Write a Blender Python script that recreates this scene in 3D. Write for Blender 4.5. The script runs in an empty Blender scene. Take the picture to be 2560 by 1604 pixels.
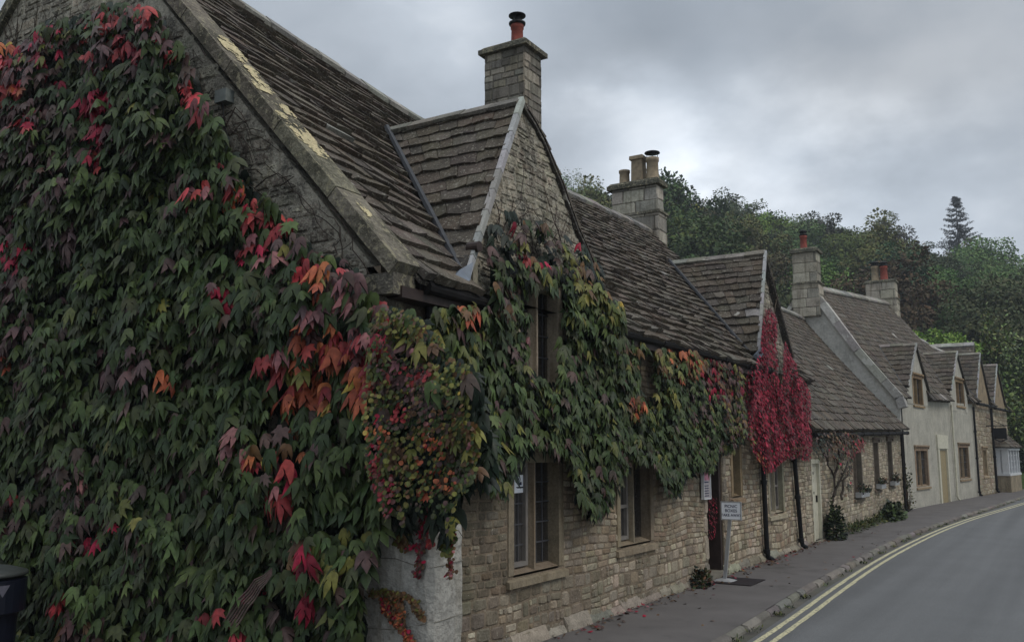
import bpy, math, random
import numpy as np
from mathutils import Vector, noise as mnoise
random.seed(7); RNG = np.random.default_rng(11)
C = bpy.context.scene.collection
sc = bpy.context.scene
# ------------------------------------------------------------------ camera
FPX = 2250.0; TH = math.atan(328/FPX); AZ = math.radians(31.6); EYE = 1.8
cam = bpy.data.cameras.new('camera'); camo = bpy.data.objects.new('camera', cam); C.objects.link(camo)
cam.sensor_width = 36; cam.lens = FPX/2560*36; cam.clip_end = 3000; cam.clip_start = 0.05
camo.location = (0, 0, EYE); camo.rotation_euler = (math.pi/2+TH, 0, AZ)
sc.camera = camo
# ------------------------------------------------------------------ world
SUN_EL, SUN_AZ = math.radians(48), math.radians(68)    # azimuth measured clockwise from +Y (street direction)
w = bpy.data.worlds.new('World'); sc.world = w; w.use_nodes = True
def nd(nt, typ, **kw):
    n = nt.nodes.new(typ)
    for k, v in kw.items():
        if k in n.inputs: n.inputs[k].default_value = v
        else: setattr(n, k, v)
    return n
def lk(nt, a, b): nt.links.new(a, b)
def ramp(nt, fac, stops, interp='LINEAR'):
    r = nt.nodes.new('ShaderNodeValToRGB'); r.color_ramp.interpolation = interp
    e = r.color_ramp.elements
    while len(e) < len(stops): e.new(0.5)
    for i, (p, c) in enumerate(stops):
        e[i].position = p; e[i].color = (*c, 1) if len(c) == 3 else c
    nt.links.new(fac, r.inputs[0]); return r.outputs[0]
def mixc(nt, fac, a, b, mode='MIX'):
    m = nt.nodes.new('ShaderNodeMix'); m.data_type = 'RGBA'; m.blend_type = mode; m.clamp_factor = True
    for s, v in ((m.inputs[0], fac), (m.inputs[6], a), (m.inputs[7], b)):
        if hasattr(v, 'is_linked') or hasattr(v, 'links'): nt.links.new(v, s)
        elif isinstance(v, (int, float)): s.default_value = v
        else: s.default_value = (*v, 1) if len(v) == 3 else v
    return m.outputs[2]
def mth(nt, op, a, b=0.0, c=None):
    m = nt.nodes.new('ShaderNodeMath'); m.operation = op
    for s, v in zip(m.inputs, (a, b) if c is None else (a, b, c)):
        if isinstance(v, (int, float)): s.default_value = v
        else: nt.links.new(v, s)
    return m.outputs[0]
def dirv(px, py):
    r = px-1280; v = 802-py
    up = v*math.cos(TH)+FPX*math.sin(TH); fw = FPX*math.cos(TH)-v*math.sin(TH)
    d = Vector((r*math.cos(AZ)-fw*math.sin(AZ), r*math.sin(AZ)+fw*math.cos(AZ), up)); return d
def build_world():
    nt = w.node_tree; nt.nodes.clear()
    out = nd(nt, 'ShaderNodeOutputWorld'); bg = nd(nt, 'ShaderNodeBackground')
    tc = nd(nt, 'ShaderNodeTexCoord')
    sky = nd(nt, 'ShaderNodeTexSky'); sky.sky_type = 'NISHITA'; sky.sun_disc = False
    sky.sun_elevation = SUN_EL; sky.sun_rotation = SUN_AZ
    skyc = mixc(nt, 1.0, sky.outputs[0], (0.11, 0.11, 0.11), 'MULTIPLY')
    mp = nd(nt, 'ShaderNodeMapping'); mp.inputs['Scale'].default_value = (1, 1, 1.7)
    lk(nt, tc.outputs['Generated'], mp.inputs[0])
    n1 = nd(nt, 'ShaderNodeTexNoise', Scale=2.3, Detail=4.0, Roughness=0.5); lk(nt, mp.outputs[0], n1.inputs['Vector'])
    n2 = nd(nt, 'ShaderNodeTexNoise', Scale=7.0, Detail=6.0, Roughness=0.55); lk(nt, mp.outputs[0], n2.inputs['Vector'])
    f = mth(nt, 'ADD', mth(nt, 'MULTIPLY', n1.outputs[0], 0.7), mth(nt, 'MULTIPLY', n2.outputs[0], 0.3))
    col = ramp(nt, f, [(0.36, (0.295, 0.332, 0.378)), (0.5, (0.385, 0.424, 0.472)), (0.64, (0.57, 0.602, 0.64))])
    # thinner, brighter gaps and denser banks of the cloud sheet
    for (px, py, wd, amt) in ((1540, 400, 0.994, .34), (1760, 420, 0.990, .32), (1980, 470, 0.992, .26), (1260, -60, 0.985, .22), (2440, 640, 0.985, .45), (2150, 600, .990, .30), (2300, 250, 0.97, -.22), (1480, 180, .992, -.14), (1000, 120, .97, .10)):
        d = dirv(px, py).normalized()
        dp = nd(nt, 'ShaderNodeVectorMath', operation='DOT_PRODUCT'); lk(nt, tc.outputs['Generated'], dp.inputs[0]); dp.inputs[1].default_value = d
        s = mth(nt, 'MULTIPLY', mth(nt, 'MULTIPLY_ADD', n2.outputs[0], 0.012, dp.outputs['Value']), 1.0)
        mr = nd(nt, 'ShaderNodeMapRange'); mr.interpolation_type = 'SMOOTHSTEP'; lk(nt, s, mr.inputs[0])
        mr.inputs[1].default_value = wd+.004; mr.inputs[2].default_value = 1.007
        mr.inputs[3].default_value = 0; mr.inputs[4].default_value = 1
        k = mth(nt, 'MULTIPLY_ADD', mr.outputs[0], amt, 1.0)
        cm = nd(nt, 'ShaderNodeCombineColor'); [lk(nt, k, cm.inputs[i]) for i in range(3)]
        col = mixc(nt, 1.0, col, cm.outputs[0], 'MULTIPLY')
    # overcast sky is brighter towards the zenith
    sx = nd(nt, 'ShaderNodeSeparateXYZ'); lk(nt, tc.outputs['Generated'], sx.inputs[0])
    mr = nd(nt, 'ShaderNodeMapRange'); lk(nt, sx.outputs[2], mr.inputs[0]); mr.interpolation_type = 'SMOOTHSTEP'
    mr.inputs[1].default_value = 0.5; mr.inputs[2].default_value = 1.0; mr.inputs[3].default_value = 1.0; mr.inputs[4].default_value = 1.9
    cm = nd(nt, 'ShaderNodeCombineColor'); [lk(nt, mr.outputs[0], cm.inputs[i]) for i in range(3)]
    col = mixc(nt, 1.0, col, cm.outputs[0], 'MULTIPLY')
    col = mixc(nt, 0.95, skyc, col)
    lk(nt, col, bg.inputs[0]); bg.inputs[1].default_value = 1.0; lk(nt, bg.outputs[0], out.inputs[0])
build_world()
sun = bpy.data.lights.new('sun', 'SUN'); sun.energy = 1.0; sun.angle = math.radians(25); sun.color = (1, .93, .84)
suno = bpy.data.objects.new('sun', sun); C.objects.link(suno)
sd = Vector((math.sin(SUN_AZ)*math.cos(SUN_EL), math.cos(SUN_AZ)*math.cos(SUN_EL)*-0.35, math.sin(SUN_EL)))
suno.rotation_euler = sd.to_track_quat('Z', 'Y').to_euler(); suno.location = (20, 0, 30)
sc.view_settings.view_transform = 'Standard'; sc.view_settings.look = 'None'
sc.view_settings.gamma = 1; sc.view_settings.exposure = 0.27; sc.view_settings.use_curve_mapping = False
sc.render.engine = 'CYCLES'; sc.cycles.max_bounces = 5; sc.cycles.use_denoising = True

# ------------------------------------------------------------------ helpers
def onX(px, py, X): d = dirv(px, py); t = X/d.x; return Vector((X, d.y*t, EYE+d.z*t))
def onY(px, py, Y): d = dirv(px, py); t = Y/d.y; return Vector((d.x*t, Y, EYE+d.z*t))
def onZ(px, py, Z=0.): d = dirv(px, py); t = (Z-EYE)/d.z; return Vector((d.x*t, d.y*t, Z))
def proj(P):
    P = np.atleast_2d(np.asarray(P, float))
    r = P[:, 0]*math.cos(AZ)+P[:, 1]*math.sin(AZ); fw = -P[:, 0]*math.sin(AZ)+P[:, 1]*math.cos(AZ); up = P[:, 2]-EYE
    zc = fw*math.cos(TH)+up*math.sin(TH); v = up*math.cos(TH)-fw*math.sin(TH)
    return np.stack([1280+FPX*r/zc, 802-FPX*v/zc], 1)
def interp(x, tab):
    if x <= tab[0][0]: return tab[0][1]
    for (a, fa), (b, fb) in zip(tab, tab[1:]):
        if x <= b: return fa+(fb-fa)*(x-a)/(b-a)
    return tab[-1][1]
def nz(x, y, z=0., s=1.): return mnoise.noise(Vector((x*s, y*s, z*s)))
def inpoly(pts, poly):
    x, y = pts[:, 0], pts[:, 1]; r = np.zeros(len(pts), bool); n = len(poly)
    for i in range(n):
        x1, y1 = poly[i]; x2, y2 = poly[(i+1) % n]
        c = ((y1 > y) != (y2 > y)) & (x < (x2-x1)*(y-y1)/((y2-y1) if y2 != y1 else 1e-9)+x1); r ^= c
    return r
def jit(c, a=.12):
    k = 1+random.uniform(-a, a); return tuple(max(0, x*k*(1+random.uniform(-a*.3, a*.3))) for x in c[:3])
def worldloc(o):
    v = Vector((0, 0, 0))
    while o: v += o.location; o = o.parent
    return v
class MB:
    def __init__(s): s.v = []; s.f = []; s.c = []
    def add(s, vs, fs, col=(1, 1, 1)):
        b = len(s.v); s.v += [tuple(p) for p in vs]
        for f in fs: s.f.append([b+i for i in f]); s.c.append(col)
    def quad(s, a, b, c, d, col=(1, 1, 1)): s.add([a, b, c, d], [[0, 1, 2, 3]], col)
    def hexa(s, p, col=(1, 1, 1)):     # p: 4 bottom + 4 top points
        s.add(p, [[3, 2, 1, 0], [4, 5, 6, 7], [0, 1, 5, 4], [1, 2, 6, 5], [2, 3, 7, 6], [3, 0, 4, 7]], col)
    def box(s, a, b, col=(1, 1, 1)):
        x0, y0, z0 = a; x1, y1, z1 = b
        s.hexa([(x0, y0, z0), (x1, y0, z0), (x1, y1, z0), (x0, y1, z0), (x0, y0, z1), (x1, y0, z1), (x1, y1, z1), (x0, y1, z1)], col)
    def tube(s, pts, r, n=8, col=(1, 1, 1), cap=True):
        pts = [Vector(p) for p in pts]; rs = r if isinstance(r, (list, tuple)) else [r]*len(pts)
        b = len(s.v)
        for i, p in enumerate(pts):
            t = (pts[min(i+1, len(pts)-1)]-pts[max(i-1, 0)]).normalized()
            u = t.orthogonal().normalized() if abs(t.z) > .9 else t.cross(Vector((0, 0, 1))).normalized()
            if abs(t.z) > .9: u = t.cross(Vector((0, 1, 0))).normalized()
            w2 = t.cross(u)
            for k in range(n):
                a = 2*math.pi*k/n; s.v.append(tuple(p+(u*math.cos(a)+w2*math.sin(a))*rs[i]))
        for i in range(len(pts)-1):
            for k in range(n):
                k2 = (k+1) % n; s.f.append([b+i*n+k, b+i*n+k2, b+(i+1)*n+k2, b+(i+1)*n+k]); s.c.append(col)
        if cap:
            s.f.append([b+k for k in range(n)][::-1]); s.c.append(col)
            s.f.append([b+(len(pts)-1)*n+k for k in range(n)]); s.c.append(col)
    def lathe(s, c, prof, n=20, col=(1, 1, 1)):
        s.tube([(c[0], c[1], c[2]+z) for r, z in prof], [max(r, .001) for r, z in prof], n, col)
    def build(s, name, mat, parent=None, smooth=False):
        if not s.f: return None
        me = bpy.data.meshes.new(name); o = worldloc(parent) if parent else Vector((0, 0, 0))
        me.from_pydata([(v[0]-o.x, v[1]-o.y, v[2]-o.z) for v in s.v], [], s.f)
        at = me.color_attributes.new('Col', 'FLOAT_COLOR', 'CORNER')
        cols = np.array([(*c[:3], 1.0) for c in s.c], np.float32)
        n = np.array([len(f) for f in s.f]); at.data.foreach_set('color', np.repeat(cols, n, 0).ravel())
        if smooth: me.polygons.foreach_set('use_smooth', [True]*len(me.polygons))
        me.materials.append(mat); me.update()
        ob = bpy.data.objects.new(name, me); C.objects.link(ob); ob.parent = parent
        return ob
def tag(o, label=None, cat=None, group=None, kind=None):
    if label: o['label'] = label
    if cat: o['category'] = cat
    if group: o['group'] = group
    if kind: o['kind'] = kind
    return o
def thing(name, loc, label, cat, group=None):
    o = bpy.data.objects.new(name, None); C.objects.link(o); o.location = loc; o.empty_display_size = .2
    return tag(o, label, cat, group)
class Fr:   # wall frame: u along the wall, z up, d outward
    def __init__(s, o, d): s.o = Vector((o[0], o[1], 0)); s.d = Vector((d[0], d[1], 0)).normalized(); s.n = Vector((s.d.y, -s.d.x, 0))
    def __call__(s, u, z, d=0.): return s.o+s.d*u+s.n*d+Vector((0, 0, z))

# ------------------------------------------------------------------ materials
def mat_base(name):
    m = bpy.data.materials.new(name); m.use_nodes = True; nt = m.node_tree
    return m, nt, nt.nodes['Principled BSDF']
def col_mat(name, rough=.9, spec=.3, spots=None, mott=(.35, 3., 30.), bump=(.25, 60., .01), moss=None, streak=None, tint=None, fine=0.0, metal=0):
    """Col attribute broken up by object-space noise, optional lichen spots, moss and run-off streaks"""
    m, nt, b = mat_base(name)
    at = nd(nt, 'ShaderNodeVertexColor', layer_name='Col'); tc = nd(nt, 'ShaderNodeTexCoord'); ob = tc.outputs['Object']
    c = at.outputs[0]
    if tint: c = mixc(nt, 1.0, c, tint, 'MULTIPLY')
    a, s1, s2 = mott
    n1 = nd(nt, 'ShaderNodeTexNoise', Scale=s1, Detail=5.0, Roughness=.62); lk(nt, ob, n1.inputs['Vector'])
    n2 = nd(nt, 'ShaderNodeTexNoise', Scale=s2, Detail=4.0, Roughness=.7); lk(nt, ob, n2.inputs['Vector'])
    f = mth(nt, 'ADD', mth(nt, 'MULTIPLY', n1.outputs[0], .5), mth(nt, 'MULTIPLY', n2.outputs[0], .5))
    c = mixc(nt, 1.0, c, ramp(nt, f, [(.36, (1-a,)*3), (.64, (1+a*1.1,)*3)]), 'MULTIPLY')
    if streak:
        mp = nd(nt, 'ShaderNodeMapping'); mp.inputs['Scale'].default_value = (6, 6, .5); lk(nt, ob, mp.inputs[0])
        n3 = nd(nt, 'ShaderNodeTexNoise', Scale=1.6, Detail=5.0); lk(nt, mp.outputs[0], n3.inputs['Vector'])
        c = mixc(nt, ramp(nt, n3.outputs[0], [(.5, (0, 0, 0)), (.72, (streak[1],)*3)]), c, mixc(nt, 1.0, c, streak[0], 'MULTIPLY'))
    if moss:
        n4 = nd(nt, 'ShaderNodeTexNoise', Scale=moss[1], Detail=6.0, Roughness=.7); lk(nt, ob, n4.inputs['Vector'])
        c = mixc(nt, ramp(nt, n4.outputs[0], [(moss[2], (0, 0, 0)), (moss[2]+.12, (moss[3],)*3)]), c, moss[0])
    if spots:
        for (sc_, th, colr, amt) in spots:
            v = nd(nt, 'ShaderNodeTexNoise', Scale=sc_, Detail=3.0, Roughness=.6); lk(nt, ob, v.inputs['Vector'])
            c = mixc(nt, ramp(nt, v.outputs[0], [(th, (0, 0, 0)), (th+.035, (amt,)*3)]), c, colr)
    lk(nt, c, b.inputs['Base Color']); b.inputs['Roughness'].default_value = rough
    b.inputs['Specular IOR Level'].default_value = spec; b.inputs['Metallic'].default_value = metal
    if bump:
        nb = nd(nt, 'ShaderNodeTexNoise', Scale=bump[1], Detail=5.0, Roughness=.65); lk(nt, ob, nb.inputs['Vector'])
        bp = nd(nt, 'ShaderNodeBump', Strength=bump[0], Distance=bump[2]); lk(nt, nb.outputs[0], bp.inputs['Height']); lk(nt, bp.outputs[0], b.inputs['Normal'])
    return m
def plain(name, c, rough=.6, spec=.4, metal=0, var=.15, sc_=20, bump=None):
    m, nt, b = mat_base(name)
    tc = nd(nt, 'ShaderNodeTexCoord'); n = nd(nt, 'ShaderNodeTexNoise', Scale=float(sc_), Detail=4.0); lk(nt, tc.outputs['Object'], n.inputs['Vector'])
    cc = ramp(nt, n.outputs[0], [(.3, tuple(x*(1-var) for x in c)), (.7, tuple(x*(1+var) for x in c))])
    lk(nt, cc, b.inputs['Base Color']); b.inputs['Roughness'].default_value = rough; b.inputs['Specular IOR Level'].default_value = spec; b.inputs['Metallic'].default_value = metal
    if bump:
        bp = nd(nt, 'ShaderNodeBump', Strength=bump[0], Distance=bump[1]); lk(nt, n.outputs[0], bp.inputs['Height']); lk(nt, bp.outputs[0], b.inputs['Normal'])
    return m
M = {}
M['stone'] = col_mat('rubble_stone', .92, .2, mott=(.42, 5., 45.), bump=(.6, 38., .02), moss=((.10, .10, .06), 1.3, .56, .55), spots=[(26., .66, (.5, .47, .38), .6)])
M['ashlar'] = col_mat('ashlar_stone', .92, .2, tint=(.92, .93, .96), mott=(.4, 3., 30.), bump=(.5, 40., .012), streak=((.36, .33, .3), .75), moss=((.11, .10, .07), 2.2, .58, .6))
M['mortar'] = col_mat('lime_mortar', .95, .1, mott=(.3, 4., 60.), bump=(.6, 70., .01))
M['slate'] = col_mat('stone_slate', .88, .25, mott=(.45, 4., 40.), bump=(.7, 30., .02), moss=((.085, .08, .05), 1.6, .57, .55), spots=[(3.6, .70, (.42, .41, .37), .75), (12., .64, (.27, .255, .21), .65), (36., .61, (.32, .30, .25), .65)])
M['slatefar'] = col_mat('weathered_slate', .9, .2, mott=(.4, 2., 12.), bump=(.6, 14., .03), spots=[(5., .70, (.34, .33, .30), .7)])
M['cope'] = col_mat('coping_stone', .93, .15, mott=(.6, 3., 26.), bump=(1., 22., .04), moss=((.07, .068, .05), 2.2, .48, .7), spots=[(14., .57, (.34, .31, .21), .7), (32., .6, (.36, .33, .24), .6)])
M['flake'] = col_mat('yellow_limewash', .9, .15, mott=(.25, 9., 50.), bump=(.4, 40., .006))
M['rough'] = col_mat('roughcast', .95, .1, mott=(.62, 5., 22.), bump=(1., 24., .05), streak=((.42, .38, .35), .7), moss=((.09, .085, .075), 2.4, .52, .75), spots=[(13., .56, (.44, .41, .34), .8), (30., .56, (.40, .38, .31), .75), (20., .62, (.05, .047, .042), .85)])
M['render'] = col_mat('grey_render', .93, .15, mott=(.24, 2.2, 16.), bump=(1., 22., .03), streak=((.6, .6, .58), .5))
M['cement'] = col_mat('cement_render', .93, .15, mott=(.28, 1.5, 14.), bump=(.6, 20., .02), moss=((.26, .25, .225), .9, .55, .5), spots=[(3.2, .56, (.56, .55, .51), .7)])
M['buttress'] = col_mat('limewashed_stone', .92, .2, mott=(.34, 2.5, 22.), bump=(1., 20., .03), streak=((.55, .50, .42), .6), moss=((.17, .16, .13), 2.6, .54, .5), spots=[(9., .6, (.46, .45, .41), .5)])
M['frame_stone'] = col_mat('window_stone', .9, .2, mott=(.3, 6., 40.), bump=(.5, 40., .01), streak=((.4, .33, .22), .6))
M['valley'] = plain('dark_lead', (.035, .037, .042), .6, .4, 0, .3, 9, (.3, .01))
M['lead'] = plain('lead_sheet', (.13, .155, .19), .55, .5, 0, .25, 9, (.3, .01))
M['leadcame'] = plain('lead_came', (.06, .06, .065), .6, .5)
M['black'] = plain('black_cast_iron', (.006, .006, .007), .5, .25, 0, .3, 12, (.3, .004))
M['gutter'] = plain('weathered_gutter', (.009, .008, .008), .7, .2, 0, .5, 14, (.5, .006))
M['terracotta'] = plain('terracotta', (.22, .055, .04), .8, .3, 0, .3, 14)
M['buffpot'] = plain('buff_clay', (.27, .215, .145), .85, .3, 0, .25, 10)
M['creamdoor'] = plain('cream_paint', (.55, .53, .42), .6, .4, 0, .12, 9)
M['white'] = plain('white_paint', (.62, .64, .66), .5, .4, 0, .06, 8)
M['darkwood'] = plain('dark_wood', (.035, .022, .018), .6, .4, 0, .3, 12)
M['brownwood'] = plain('brown_wood', (.16, .10, .055), .65, .35, 0, .3, 12)
M['curtain'] = plain('curtain', (.36, .34, .33), .95, .1, 0, .3, 6)
M['dark'] = plain('dark_interior', (.012, .012, .014), .9, .1)
M['metal'] = plain('grey_metal', (.40, .41, .42), .45, .5, .3, .1, 10)
M['casement'] = plain('painted_casement', (.19, .175, .16), .6, .35, 0, .15, 9)
M['navy'] = plain('navy_plastic', (.004, .006, .016), .45, .5)
M['paper'] = plain('white_paper', (.90, .93, .98), .7, .3, 0, .04, 8)
M['ink'] = plain('navy_ink', (.02, .025, .07), .8, .2)
M['bark'] = col_mat('bark', .95, .1, mott=(.4, 6., 40.), bump=(.7, 30., .01))
def glass_mat():
    m, nt, b = mat_base('window_glass')
    tc = nd(nt, 'ShaderNodeTexCoord'); n = nd(nt, 'ShaderNodeTexNoise', Scale=7.0, Detail=2.0); lk(nt, tc.outputs['Object'], n.inputs['Vector'])
    b.inputs['Base Color'].default_value = (.05, .048, .047, 1); b.inputs['Roughness'].default_value = .14; b.inputs['Specular IOR Level'].default_value = .5
    bp = nd(nt, 'ShaderNodeBump', Strength=.6, Distance=.02); lk(nt, n.outputs[0], bp.inputs['Height']); lk(nt, bp.outputs[0], b.inputs['Normal'])
    t = nd(nt, 'ShaderNodeBsdfTransparent'); t.inputs[0].default_value = (.8, .8, .8, 1); mx = nd(nt, 'ShaderNodeMixShader'); mx.inputs[0].default_value = .5
    lk(nt, t.outputs[0], mx.inputs[1]); lk(nt, b.outputs[0], mx.inputs[2]); lk(nt, mx.outputs[0], nt.nodes['Material Output'].inputs['Surface']); return m
M['glass'] = glass_mat()
def leaf_mat(name, rough=.45, spec=.5, trans=0.0, objcol=False):
    m, nt, b = mat_base(name)
    at = nd(nt, 'ShaderNodeVertexColor', layer_name='Col'); tc = nd(nt, 'ShaderNodeTexCoord')
    n = nd(nt, 'ShaderNodeTexNoise', Scale=22.0, Detail=3.0); lk(nt, tc.outputs['Object'], n.inputs['Vector'])
    c = mixc(nt, 1.0, at.outputs[0], ramp(nt, n.outputs[0], [(.35, (.72, .72, .72)), (.65, (1.25, 1.25, 1.25))]), 'MULTIPLY')
    if objcol:
        oi = nd(nt, 'ShaderNodeObjectInfo'); c = mixc(nt, 1.0, c, oi.outputs['Color'], 'MULTIPLY')
    lk(nt, c, b.inputs['Base Color']); b.inputs['Roughness'].default_value = rough; b.inputs['Specular IOR Level'].default_value = spec
    return m
M['ivy'] = leaf_mat('ivy_leaf', .5, .25)
M['leaf'] = leaf_mat('shrub_leaf', .55, .35)
M['tree'] = leaf_mat('tree_leaf', .8, .15, objcol=True)

# ------------------------------------------------------------------ masonry
PAL = dict(pale=(.45, .40, .31), tan=(.31, .265, .195), rust=(.235, .175, .125), grey=(.24, .22, .18), dark=(.15, .13, .105))
def pick(wts):
    t = random.random()*sum(wts.values())
    for k, v in wts.items():
        t -= v
        if t <= 0: return PAL[k]
    return PAL[k]
def stones(mb, fr, u0, u1, z0, z1, ch=(.07, .16), sw=(.1, .32), openings=(), inside=None, wts=None, dep=(.012, .035), gap=.009, rnd=.15, wfun=None, wav=.045, _sub=False, jt=.2, mean=(.28, .24, .18)):
    z = z0; split = []
    while z < z1-.02:
        h = random.uniform(*ch)
        if wfun and hasattr(wfun, 'ch'): h = random.uniform(*wfun.ch(z))
        if z+h > z1-.03: h = z1-z
        u = u0-random.uniform(0, .2)
        while u < u1-.01:
            wd = random.uniform(*sw)*(1 if h < .2 else 1.3); a, b = max(u, u0), min(u+wd, u1)
            if u1-b < .06: b = u1; wd = u1-u+.01
            u += wd
            if b-a < .03: continue
            cu, cz = (a+b)/2, z+h/2
            if inside and not inside(cu, cz): continue
            segs = [(a, b)]
            for (o0, o1, p0, p1) in openings:
                if z+h*.6 > p0 and z+h*.4 < p1:
                    ns = []
                    for (x, y) in segs:
                        if y <= o0 or x >= o1: ns.append((x, y)); continue
                        if x < o0: ns.append((x, o0))
                        if y > o1: ns.append((o1, y))
                    segs = ns
            for (x, y) in segs:
                if y-x < .03: continue
                g = gap*random.uniform(.6, 1.3); X0, X1, Z0, Z1 = x+g*.5, y-g*.5, z+g*.5, z+h-g*.5
                if Z1-Z0 < .02: continue
                if Z1-Z0 > .075 and not _sub and wav and random.random() < .22: split.append((X0, X1, Z0, Z1)); continue
                wv = wfun(cu, cz) if wfun else wts
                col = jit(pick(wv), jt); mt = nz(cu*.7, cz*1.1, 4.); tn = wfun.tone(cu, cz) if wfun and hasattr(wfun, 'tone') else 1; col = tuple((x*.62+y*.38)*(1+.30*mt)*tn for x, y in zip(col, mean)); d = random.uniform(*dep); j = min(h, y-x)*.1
                k = min(h, y-x)*rnd
                J = lambda: random.uniform(-j, j)
                o8 = [(X0+k, Z0), (X1-k, Z0), (X1, Z0+k), (X1, Z1-k), (X1-k, Z1), (X0+k, Z1), (X0, Z1-k), (X0, Z0+k)]
                o8 = [(p+J()*.5, q+J()*.5+wav*nz(p*1.3, q*2.2, 1.)) for p, q in o8]
                mx, mz = sum(p for p, q in o8)/8, sum(q for p, q in o8)/8; s = 1-min(.25, .022/min(h, y-x)*1.6)
                i8 = [(mx+(p-mx)*s, mz+(q-mz)*s) for p, q in o8]
                tl, tr = random.uniform(-.4, .4)*d, random.uniform(-.4, .4)*d
                vs = [fr(p, q, -.004) for p, q in o8]+[fr(p, q, d+tl*(p-mx)/(X1-X0)+tr*(q-mz)/(Z1-Z0)) for p, q in i8]
                fs = [[i, (i+1) % 8, 8+(i+1) % 8, 8+i] for i in range(8)]+[list(range(8, 16))]
                mb.add(vs, fs, col)
        z += h
    for (a, b, c, d) in split: k = (c+d)/2+random.uniform(-.15, .15)*(d-c); [stones(mb, fr, a, b, p, q, ch=(q-p, q-p), sw=sw, wts=wts, dep=dep, gap=gap, rnd=rnd, wfun=None if wfun is None else (lambda u, z_: wfun(u, z_)), wav=wav, jt=jt, mean=mean, _sub=True) for p, q in ((c, k), (k, d))]
def wall_slab(mb, fr, u0, u1, z0, z1, openings=(), th=.35, col=(.2, .15, .1), reveal=.16):
    us = sorted({u0, u1, *[o[0] for o in openings], *[o[1] for o in openings]}); zs = sorted({z0, z1, *[o[2] for o in openings], *[o[3] for o in openings]})
    us = [u for u in us if u0 <= u <= u1]; zs = [z for z in zs if z0 <= z <= z1]
    for a, b in zip(us, us[1:]):
        for c, d in zip(zs, zs[1:]):
            if any(o[0]-1e-6 <= a and b <= o[1]+1e-6 and o[2]-1e-6 <= c and d <= o[3]+1e-6 for o in openings): continue
            mb.quad(fr(a, c), fr(b, c), fr(b, d), fr(a, d), col)
    for (a, b, c, d) in openings:
        for p, q in (((a, c), (b, c)), ((b, c), (b, d)), ((b, d), (a, d)), ((a, d), (a, c))):
            mb.quad(fr(*p, 0), fr(*q, 0), fr(*q, -th), fr(*p, -th), col)
    for p, q in (((u0, z0), (u0, z1)), ((u0, z1), (u1, z1)), ((u1, z1), (u1, z0))):
        mb.quad(fr(*p, 0), fr(*q, 0), fr(*q, -th), fr(*p, -th), col)
    mb.quad(fr(u1, z0, -th-.02), fr(u0, z0, -th-.02), fr(u0, z1, -th-.02), fr(u1, z1, -th-.02), col)

def fbox(mb, fr, u0, u1, z0, z1, d0, d1, col=(1, 1, 1)):
    mb.hexa([fr(u0, z0, d0), fr(u1, z0, d0), fr(u1, z0, d1), fr(u0, z0, d1), fr(u0, z1, d0), fr(u1, z1, d0), fr(u1, z1, d1), fr(u0, z1, d1)], col)

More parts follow.
